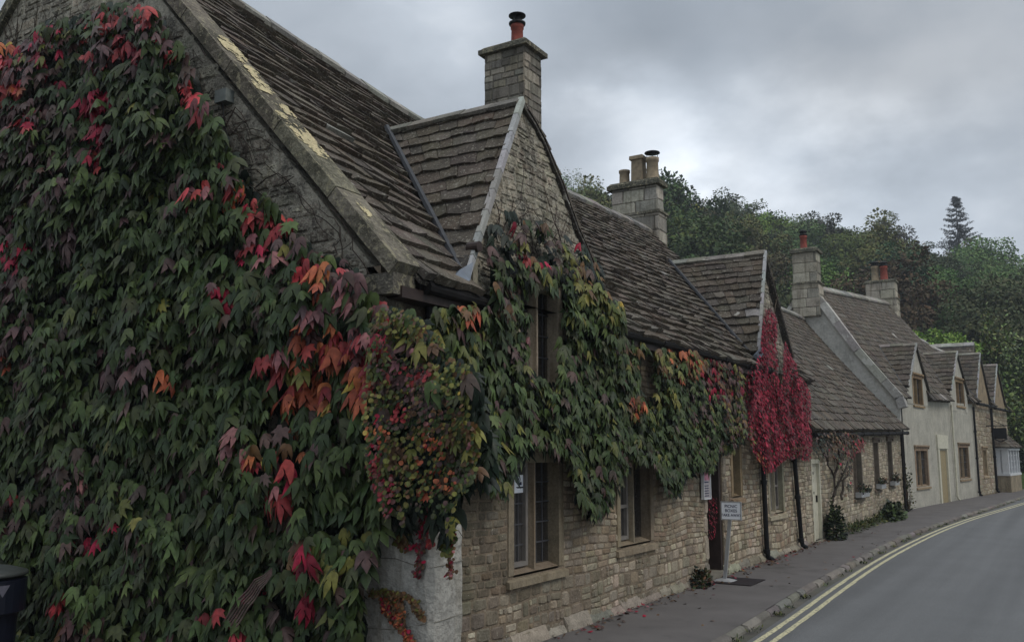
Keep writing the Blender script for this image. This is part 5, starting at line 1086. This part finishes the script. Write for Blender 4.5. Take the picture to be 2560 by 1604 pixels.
# weeds and moss in the gutter, fallen leaves
def litter(name, pts, size, keys, mat='leaf', flat=True):
    n = len(pts); P = np.array(pts); T = RNG.normal(0, 1, (n, 3)); T[:, 2] *= .15 if flat else 1
    if not flat: T[:, 2] = np.abs(T[:, 2])+.5
    N = np.array([[0, 0, 1.]])+RNG.normal(0, .35, (n, 3)); col = np.array([jit(random.choice(PALV[random.choice(keys)]), .25) for _ in range(n)])
    o = leaf_mesh(name, P, T, N, RNG.uniform(*size, n), col, T_OVAL if flat else T_NAR, M[mat]); tag(o, kind='stuff'); return o
pts = []
for k in range(34):
    y = 6+36*(k/34)**1.3+random.uniform(-.3, .3); ll = random.uniform(.1, .45)
    for i in range(int(60*random.uniform(.3, 1))): q = y+random.uniform(0, ll); pts.append((kx(q)+random.uniform(-.03, .12), q, ZR+.01))
litter('gutter_grass', pts, (.025, .06), 'GVDL', flat=False)
pts = [(XF+abs(random.gauss(.05, .12))+.04, y, .02) for y in RNG.uniform(6.5, 21, 420)]+[(XF+.1+random.gauss(0, .1), 12.3+random.gauss(0, .25), .02) for _ in range(50)]+[(XF+.1+abs(random.gauss(0, .15)), 15.5+random.gauss(0, .5), .02) for _ in range(50)]+[(RNG.uniform(XF+.2, -3.3), RNG.uniform(7, 24), .008) for _ in range(60)]
litter('fallen_leaves', pts, (.03, .07), 'BNNPWCBN')

# =================================================================== SMALL THINGS
def text_mesh(name, s, size, loc, rot, mat, parent):
    cu = bpy.data.curves.new(name, 'FONT'); cu.body = s; cu.size = size; cu.align_x = 'CENTER'; cu.align_y = 'CENTER'; cu.extrude = .0008; cu.offset = size*.012
    o = bpy.data.objects.new(name, cu); C.objects.link(o); bpy.context.view_layer.update()
    me = bpy.data.meshes.new_from_object(o); bpy.data.objects.remove(o); me.materials.clear(); me.materials.append(mat)
    ob = bpy.data.objects.new(name, me); C.objects.link(ob); ob.parent = parent; ob.location = Vector(loc)-worldloc(parent); ob.rotation_euler = rot; return ob
sb = onZ(1812, 1452); S_ = thing('standing_sign', sb, 'small white picnic boxes notice on a leaning grey pole beside the doorway', 'sign')
dist = sb.y
bl, br = onY(1804, 1298, dist-.02), onY(1855, 1298, dist-.02); tl = onY(1804, 1252, dist-.02); tc_ = Vector(((bl.x+br.x)/2, dist-.02, (bl.z+tl.z)/2)); bw_, bh_ = br.x-bl.x, tl.z-bl.z
m = MB(); top = Vector((tc_.x-.01, dist+.01, tl.z-.05)); m.hexa([(sb.x-.025, dist-.012, .02), (sb.x+.025, dist-.012, .02), (sb.x+.025, dist+.012, .02), (sb.x-.025, dist+.012, .02), (top.x-.025, dist-.012, top.z), (top.x+.025, dist-.012, top.z), (top.x+.025, dist+.012, top.z), (top.x-.025, dist+.012, top.z)]); m.build('pole', M['metal'], S_)
m = MB(); m.hexa([(sb.x-.17, dist-.15, .004), (sb.x+.17, dist-.15, .004), (sb.x+.17, dist+.15, .004), (sb.x-.17, dist+.15, .004), (sb.x-.05, dist-.05, .04), (sb.x+.05, dist-.05, .04), (sb.x+.05, dist+.05, .04), (sb.x-.05, dist+.05, .04)]); m.build('base', M['metal'], S_)
m = MB(); m.box((tc_.x-bw_/2+.012, dist-.037, tc_.z-bh_/2+.012), (tc_.x+bw_/2-.012, dist-.028, tc_.z+bh_/2-.012)); bd = m.build('board', M['paper'], S_)
m = MB(); x0, x1, z0, z1, t = tc_.x-bw_/2, tc_.x+bw_/2, tc_.z-bh_/2, tc_.z+bh_/2, .014
for q in (((x0, z0), (x1, z0+t)), ((x0, z1-t), (x1, z1)), ((x0, z0+t), (x0+t, z1-t)), ((x1-t, z0+t), (x1, z1-t))): m.box((q[0][0], dist-.042, q[0][1]), (q[1][0], dist-.018, q[1][1]))
m.build('frame', M['metal'], S_)
for s, dz in (('PICNIC', .062), ('BOXES', 0), ('TAKE AWAY', -.062)): text_mesh('lettering', s, .058 if len(s) < 8 else .052, (tc_.x, dist-.0385, tc_.z+dz*bh_/.26-.0), (math.pi/2, 0, 0), M['ink'], bd)
# doormat / cover
q = [onZ(1822, 1443), onZ(1904, 1451), onZ(1868, 1462), onZ(1806, 1458)]; cx = sum(q, Vector())/4
m = MB(); y0, y1 = cx.y-.35, cx.y+.35; m.box((cx.x-.28, y0, .002), (cx.x+.26, y1, .012)); 
o = m.build('doormat', plain('dark_mat', (.035, .03, .032), .95, .1, 0, .2, 60)); tag(o, 'flat dark mat on the pavement just behind the standing sign', 'doormat')
# menu frame beside the door
u0, u1 = onX(1758, 1200, XF+.06).y, onX(1774, 1200, XF+.06).y; z1, z0 = onX(1766, 1164, XF+.06).z, onX(1766, 1245, XF+.06).z
W_ = thing('menu_board', (XF, u0, z0), 'narrow framed notice with pink top on the wall left of the doorway', 'notice')
m = MB(); fbox(m, FA, u0, u1, z0, z1, .035, .06); bd = m.build('board', plain('faded_paper', (.34, .32, .33), .7, .3), W_)
m = MB(); t = .014
for a, b, c, d in ((u0-t, u1+t, z0-t, z0), (u0-t, u1+t, z1, z1+t), (u0-t, u0, z0, z1), (u1, u1+t, z0, z1)): fbox(m, FA, a, b, c, d, .03, .075)
m.build('frame', M['white'], W_)
m = MB(); fbox(m, FA, u0+.01, u1-.01, z1-.2, z1-.01, .0605, .062); m.build('pink_panel', plain('pink_paper', (.42, .18, .24), .7, .3), bd)
m = MB(); fbox(m, FA, u0+.03, u1-.05, z0+.22, z1-.22, .0605, .062); 
for i in range(5): fbox(m, FA, u0+.03, u1-.05, z0+.03+.035*i, z0+.042+.035*i, .0605, .062)
m.build('print', M['ink'], bd)
# paper notice in the window
a = onX(1287, 1210, XF-.1).y; b = onX(1317, 1210, XF-.1).y; z1, z0 = onX(1300, 1186, XF-.1).z, onX(1300, 1231, XF-.1).z
m = MB(); fbox(m, FA, a, b, z0, z1, -.108, -.104); N_ = m.build('paper_notice', M['paper']); tag(N_, 'white paper notice at the top left light of the nearest ground floor window', 'notice')
m = MB(); fbox(m, FA, a+.05, b-.06, z1-.13, z1-.115, -.1035, -.1025); fbox(m, FA, (a+b)/2-.02, (a+b)/2+.02, z1-.10, z1-.07, -.1035, -.1025); fbox(m, FA, a+.03, b-.03, z0+.05, z0+.058, -.1035, -.1025); m.build('print', M['ink'], N_)
# junction box on the gable
p = onY(561, 243, GY-.05); J_ = thing('junction_box', p, 'small grey box fixed high on the bare gable under the coping', 'box')
m = MB(); m.box((p.x-.075, GY-.10, p.z-.06), (p.x+.075, GY, p.z+.06)); m.build('body', plain('faded_grey_plastic', (.17, .19, .18), .7, .3), J_)
m = MB(); m.tube([p+Vector((0, -.02, -.06)), p+Vector((.03, .0, -.3)), p+Vector((.1, .02, -.5)), p+Vector((.12, .02, -.9))], .007, 6); m.build('cable', M['black'], J_)
# litter bin
bc = onY(-40, 1500, 4.55); zt_ = onY(-10, 1452, 4.4).z; r_ = .33
B_ = thing('litter_bin', (bc.x, 4.55, 0), 'dark navy litter bin with a domed grey lid at the foot of the ivy', 'litter bin')
m = MB(); m.lathe((bc.x, 4.55, 0), [(r_*.8, .0), (r_*.82, zt_-.32), (r_, zt_-.3), (r_, zt_-.03), (r_*.9, zt_-.02), (.01, zt_-.02)], 28); m.build('body', M['navy'], B_, smooth=False)
m = MB(); m.lathe((bc.x, 4.55, zt_), [(r_*.98, .0), (r_*1.02, .012), (r_*1.0, .035), (r_*.6, .075), (.01, .09)], 28); m.build('lid', plain('lid_grey', (.05, .058, .056), .5, .5), B_, smooth=True)
m = MB()
for k, az_ in enumerate((.42,)):
    a = math.atan2(-4.55, -bc.x)+az_; P_ = lambda da, z: Vector((bc.x+math.cos(a+da)*(r_+.004), 4.55+math.sin(a+da)*(r_+.004), z)); m.add([P_(-.18, zt_-.06), P_(.18, zt_-.06), P_(0, zt_-.16)], [[0, 1, 2]])
m.build('emblem', plain('emblem_grey', (.10, .10, .13), .6, .3), B_)
# window boxes
for i, (o, lab) in enumerate(zip(WB, ('white window box with reddish plants on the widest window of the low cottage', 'white window box under the middle slim window of the low cottage', 'white window box on the low cottage window nearest the grey rendered house'))):
    X_ = thing('window_box', (XF, o[0], o[2]), lab, 'window box', 'window boxes of the low cottage'); m = MB(); a, b = o[0]+.08, o[1]-.08; z = o[2]
    fbox(m, FB, a, b, z+.0, z+.12, .03, .17); m.build('box', M['metal'], X_)
    n = 150; P = np.stack([XF+RNG.uniform(.05, .22, n), RNG.uniform(a, b, n), z+.11+np.abs(RNG.normal(0, .08, n))], 1); T = RNG.normal(0, .6, (n, 3))+np.array([[.4, 0, .4]]); N = RNG.normal(0, .5, (n, 3))+np.array([[.5, 0, .6]])
    leaf_mesh('plants', P, T, N, RNG.uniform(.04, .08, n), np.array([jit(random.choice(PALV[random.choice('DDGNB')]), .2) for _ in range(n)]), T_OVAL, M['leaf'], X_)
# hanging sign at the far end
hs = onZ(2500, 1225); px_ = onY(2499, 1084, 45.6); H_ = thing('hanging_sign', (px_.x-.3, 45.6, px_.z), 'dark hanging sign on a bracket just above the far white bay window', 'sign')
m = MB(); m.box((px_.x-.22, 45.57, px_.z-.22), (px_.x+.28, 45.62, px_.z+.26)); m.tube([(px_.x-.22, 45.6, px_.z-.22), (px_.x+.03, 45.6, px_.z-.34), (px_.x+.28, 45.6, px_.z-.22)], .03, 6); m.build('board', M['black'], H_)
m = MB(); m.tube([(px_.x-.7, 45.6, px_.z+.36), (px_.x+.32, 45.6, px_.z+.36)], .025, 6); m.tube([(px_.x-.6, 45.6, px_.z+.8), (px_.x+.2, 45.6, px_.z+.37)], .015, 6); m.tube([(px_.x-.15, 45.6, px_.z+.25), (px_.x-.15, 45.6, px_.z+.37)], .012, 5); m.tube([(px_.x+.2, 45.6, px_.z+.25), (px_.x+.2, 45.6, px_.z+.37)], .012, 5); m.build('bracket', M['black'], H_)

# =================================================================== HILLSIDE
TL = [(600, 250), (960, 300), (1030, 272), (1075, 300), (1200, 330), (1390, 395), (1450, 400), (1550, 425), (1640, 445), (1720, 468), (1790, 482), (1860, 478), (1920, 492), (2000, 500), (2060, 515), (2130, 528), (2200, 545), (2300, 560), (2350, 585), (2400, 605), (2450, 615), (2500, 612), (2560, 650), (2700, 700), (3000, 800)]
RT = lambda px: interp(px, [(600, 118), (1400, 125), (1900, 150), (2560, 175), (3000, 185)])
def azof(px): d = dirv(px, 1130); return math.atan2(d.x, d.y)
def topz(px):
    y = interp(px, TL); d = dirv(px, y); h = math.hypot(d.x, d.y); return EYE+RT(px)*d.z/h
def gz_(px, r):
    t = max(0, min(1, (r-52)/(RT(px)-52))); t2 = t**.85*(1 if t < 1 else 1); s = t2
    base = (topz(px)-11)*s
    if r > RT(px): base -= (r-RT(px))*.12
    return base+nz(px*.01, r*.03, 2)*1.5*min(1, t*3)
def at_pr(px, r): a = azof(px); return Vector((math.sin(a)*r, math.cos(a)*r, gz_(px, r)))
m = MB(); PXS = list(range(500, 3101, 50)); RS = [45, 52, 60, 70, 82, 96, 112, 130, 150, 175, 210, 260]
grid = [[at_pr(p, r)-Vector((0, 0, .25 if r < 50 else 0)) for r in RS] for p in PXS]
for i in range(len(PXS)-1):
    for j in range(len(RS)-1): m.quad(grid[i][j], grid[i+1][j], grid[i+1][j+1], grid[i][j+1], (.045, .075, .022))
o = m.build('hillside', col_mat('hill_grass', .95, .1, mott=(.35, .15, 2.), bump=(.6, 2., .2), moss=((.10, .11, .03), .05, .5, .7))); tag(o, kind='structure')
T_Q = [(np.array([[0, 0, 0], [.38, -.5, .08], [0, -1, 0], [-.38, -.5, -.08]], float), np.array([[0, 1, 2], [0, 2, 3]]))]
def crown(seed, n=11000, rx=3.6, h=9., low=.15, blobs=46, br=.30, leaf=(.15, .30), airy=0):
    """leaf clumps spread through the crown's volume, built once around the origin (trunk foot)"""
    R = np.random.default_rng(seed); u = R.normal(0, 1, (blobs, 3)); u /= np.linalg.norm(u, axis=1, keepdims=True); rad = R.uniform(.35, .95, (blobs, 1))
    c = u*rad*np.array([[rx, rx, h*(1-low)/2]])+np.array([[0, 0, h*(low+(1-low)/2)]]); bs = R.uniform(.6, 1.25, blobs)*rx*br
    k = R.integers(0, blobs, n); d = R.normal(0, 1, (n, 3)); d /= np.linalg.norm(d, axis=1, keepdims=True); rr = R.uniform(.2, 1, (n, 1))**.5
    P = c[k]+d*rr*bs[k][:, None]*np.array([[1, 1, .75]]); q = P-np.array([[0, 0, h*.5]]); q /= np.linalg.norm(q, axis=1, keepdims=True); T = d+RNG.normal(0, .6, (n, 3))-np.array([[0, 0, .3]]); N = q*.8+d*.5+np.array([[0, 0, .35]])+R.normal(0, .22, (n, 3))
    tone = R.uniform(.82, 1.2, blobs)[k]*R.uniform(.8, 1.22, n); col = np.array([[.115, .155, .066]])*tone[:, None]; col[:, 0] *= R.uniform(.85, 1.2, n)
    return leaf_mesh('crown', P, T, N, R.uniform(*leaf, n)*1.15, col, T_Q, M['tree'], shared=True)
def trunk(seed, h=9., r=.22, rx=3.4, nb=14, col=(.10, .09, .075)):
    random.seed(seed); m = MB(); pts = [Vector((nz(i, seed)*.3, nz(i, seed+5)*.3, h*.8*i/6-(.5 if i == 0 else 0))) for i in range(7)]; m.tube(pts, [r*(1-.13*i) for i in range(7)], 7, col)
    for k in range(nb):
        z = random.uniform(.25, .72)*h; a = random.uniform(0, 6.28); l = rx*random.uniform(.4, .8)*(1-.3*z/h); b = Vector((0, 0, z)); e = b+Vector((math.cos(a)*l, math.sin(a)*l, l*.42))
        m.tube([b, b.lerp(e, .5)+Vector((0, 0, -.1*l)), e], [r*.4, r*.25, r*.08], 5, col)
    o = m.build('trunk', M['bark']); me = o.data; bpy.data.objects.remove(o); return me
CR = [crown(1), crown(2, rx=4.2, h=8.2), crown(3, rx=3.1, h=10.5), crown(4, rx=4.6, h=9.5, n=14000, blobs=60), crown(5, 9500, rx=3.8, h=11, blobs=52, br=.26), crown(6, 5200, rx=3.8, h=10, blobs=110, br=.2, leaf=(.09, .18))]
TR = [trunk(1), trunk(2, 8), trunk(3, 10.5), trunk(4, 9.5, rx=4.3), trunk(5, 11, nb=22), trunk(6, 10, .13, 2.8, 40, (.16, .15, .13))]
random.seed(21)
def tree(name, p, k, s, tint, label, cat='tree', group='trees of the hillside wood', sz=1.0, dark=1):
    r = bpy.data.objects.new(name, None); C.objects.link(r); r.location = p; r.rotation_euler = (0, 0, random.uniform(0, 6.28)); r.scale = (s, s, s*sz); tag(r, label, cat, group)
    for nm, me in (('crown', CR[k]), ('trunk', TR[k])):
        o = bpy.data.objects.new(nm, me); C.objects.link(o); o.parent = r; o.color = (*tint, 1)
    return r
KL = ['dark green tree', 'brownish tree', 'mid green tree', 'thin pale tree']
rows = [.12, .24, .36, .48, .60, .72, .85, 1.0]
for ri, t in enumerate(rows):
    px = 940 if ri > 5 else 1380
    while px < 2680:
        R_ = 56+(RT(px)-56)*t; step = 5.0+random.uniform(0, 3.2); dpx = step/R_*FPX*.93
        if not (px > 2500 and t < .45) and not (1090 < px < 1330):
            p = at_pr(px+random.uniform(-12, 12), R_+random.uniform(-5, 5)); p.z -= .3
            q = random.random(); last = ri >= 7
            if last and random.random() < .5: k, tint, lab = 5, (1.5, 1.35, 1.4), KL[3]
            elif q < .5: k, tint, lab = random.choice((0, 1, 2, 3, 4)), tuple(random.uniform(.5, .95)*x for x in (1, 1, 1)), KL[0]
            elif q < .78: k, tint, lab = random.choice((0, 1, 2, 4)), (1.25, 1.0, .85), KL[1]
            else: k, tint, lab = random.choice((0, 1, 3)), tuple(random.uniform(.95, 1.3)*x for x in (1.1, 1.3, .9)), KL[2]
            q_ = px; where = 'right of the first dormer' if q_ < 1440 else 'beside the three pot chimney' if q_ < 1690 else 'left of the bright green tree' if q_ < 1830 else 'behind the bright green tree' if q_ < 1960 else 'above the slim stained chimney' if q_ < 2090 else 'left of the red pot chimney' if q_ < 2190 else 'right above the red pot chimney' if q_ < 2310 else 'left of the lone conifer' if q_ < 2400 else 'right of the lone conifer' if q_ < 2500 else 'at the right edge'
            if q_ < 1380: where = 'behind the main roof'
            row_ = ['at the foot of the wood', 'low in the wood', 'low in the wood', 'midway up the wood', 'midway up the wood', 'high in the wood', 'high in the wood', 'on the skyline'][ri]
            s_ = random.uniform(.85, 1.2); sz_ = 'big ' if s_ > 1.08 else 'smallish ' if s_ < .95 else ''
            tree('broadleaf_tree', p, k, s_*(.85 if last else 1.), tint, sz_+lab+' '+row_+', '+where.replace('right of the first', 'by the first'))
        px += dpx
def special(px, py_top, r, k, tint, label, h0, name='broadleaf_tree', sz=1.):
    d = dirv(px, py_top); hh = math.hypot(d.x, d.y); zt = EYE+r*d.z/hh; a = azof(px); g_ = gz_(px, r); s = max(.3, (zt-g_)/h0); s = min(s, 2.2)
    return tree(name, Vector((d.x/hh*r, d.y/hh*r, zt-s*h0*sz)), k, s, tint, label, group=None, sz=sz)
special(1705, 490, 100, 0, (2.3, 1.75, .75), 'ochre yellow tree just right of the second chimney stack', 9)
special(1905, 535, 112, 1, (1.7, 1.9, .95), 'tall bright green tree above the second dormer roof', 8.5, sz=1.1)
special(2330, 810, 64, 1, (1.9, 2.2, 1.1), 'rounded pale green tree just above the far dormer roofs', 8.5)
special(1672, 432, 92, 3, (.5, .62, .5), 'very dark green tree rising behind the second chimney stack', 9.5)
special(1755, 470, 108, 0, (.5, .6, .5), 'dark crown rising right of the ochre tree on the skyline', 9)
special(2470, 640, 120, 3, (1.15, 1.25, .95), 'wide crowned tree below the lone conifer on the right', 9.5)
special(1050, 268, 60, 0, (1.9, 1.9, .7), 'small yellow green tree top peeping over the main roof ridge', 9)
# lone conifer
def conifer(p, h):
    K = thing('conifer', p, 'lone dark conifer standing above the wood on the skyline', 'tree'); m = MB(); m.tube([p-Vector((0, 0, 1)), p+Vector((0, 0, h*.97))], [.28, .03], 7, (.05, .045, .04)); P = []; T = []
    for i in range(210):
        t = random.uniform(.12, .98)**.9; z = h*t; l = (1-t)**.8*h*.34*random.uniform(.6, 1.1)+.15; a = random.uniform(0, 6.28); b = p+Vector((0, 0, z)); e = b+Vector((math.cos(a)*l, math.sin(a)*l, -.12*l+.15*t*l)); mid = b.lerp(e, .5)+Vector((0, 0, -.13*l)); m.tube([b, mid, e+Vector((0, 0, .1*l))], [.04, .03, .01], 4, (.04, .035, .03))
        for j in range(int(14+46*l/3)):
            s = random.uniform(.15, 1); q = (b.lerp(mid, s*2) if s < .5 else mid.lerp(e+Vector((0, 0, .1*l)), s*2-1)); P.append(tuple(q+Vector((random.gauss(0, .08), random.gauss(0, .08), random.uniform(-.12, .03))))); T.append((math.cos(a)*.6+random.gauss(0, .5), math.sin(a)*.6+random.gauss(0, .5), -.5))
    m.build('trunk', M['bark'], K); n = len(P); leaf_mesh('needles', np.array(P), np.array(T), RNG.normal(0, .4, (n, 3))+np.array([[0, 0, 1.]]), RNG.uniform(.2, .42, n), np.tile(np.array([[.008, .014, .012]]), (n, 1))*RNG.uniform(.7, 1.3, (n, 1)), T_NAR, M['leaf'], K)
d = dirv(2388, 486); hh = math.hypot(d.x, d.y); r = 165; zt = EYE+r*d.z/hh; conifer(Vector((d.x/hh*r, d.y/hh*r, zt-18)), 18)
# hedge and bushes at the bend
for (px, r, rad, h, keys, lab) in ((2530, 58, (2.2, 2.2), 5.2, 'LLKVK', 'bright green shrub beyond the last cottage at the bend'), (2548, 56, (1.6, 1.6), 1.9, 'GDD', 'low dark bush on the far pavement edge past the bay window'), (2580, 62, (3, 3), 5.6, 'LKG', 'tall leafy shrub at the right edge behind the bend'), (2505, 64, (1.6, 1.6), 6.6, 'GKV', 'slim leafy shrub rising behind the hanging sign'), (2560, 72, (4, 4), 7.0, 'KKV', 'yellowish green shrub up the bank at the right edge')):
    a = azof(px); bush('shrub', (math.sin(a)*r, math.cos(a)*r, 0 if r < 60 else gz_(px, r)-.2), rad, h, 5200, keys, (.16, .3), lab, 'shrub')
# field fence on the bank
a = onY(2512, 863, 84); b = onY(2600, 880, 84); m = MB(); F_ = thing('field_fence', (a.x, 84, a.z-1.2), 'pale wooden field fence on the bank at the right edge', 'fence')
for z in (0, -.45): m.tube([a+Vector((0, 0, z)), b+Vector((0, 0, z))], .06, 6)
m.build('rail', M['kerb'], F_)
for i in range(4): q = a.lerp(b, i/3); m = MB(); m.box((q.x-.06, q.y-.06, q.z-1.6), (q.x+.06, q.y+.06, q.z+.12), (.3, .28, .25)); m.build('post', M['kerb'], F_)

# thin damp air over the valley
m = MB(); m.box((-330, -12, -1.4), (330, 420, 75)); hz = m.build('haze', M['dark']); tag(hz, kind='stuff'); hm = bpy.data.materials.new('haze_air'); hm.use_nodes = True
nt = hm.node_tree; nt.nodes.clear(); ho = nt.nodes.new('ShaderNodeOutputMaterial'); hv = nt.nodes.new('ShaderNodeVolumePrincipled'); hv.inputs['Color'].default_value = (.80, .86, .94, 1); hv.inputs['Density'].default_value = .0009; hv.inputs['Anisotropy'].default_value = .2
nt.links.new(hv.outputs[0], ho.inputs['Volume']); hz.data.materials.clear(); hz.data.materials.append(hm); sc.cycles.volume_bounces = 0
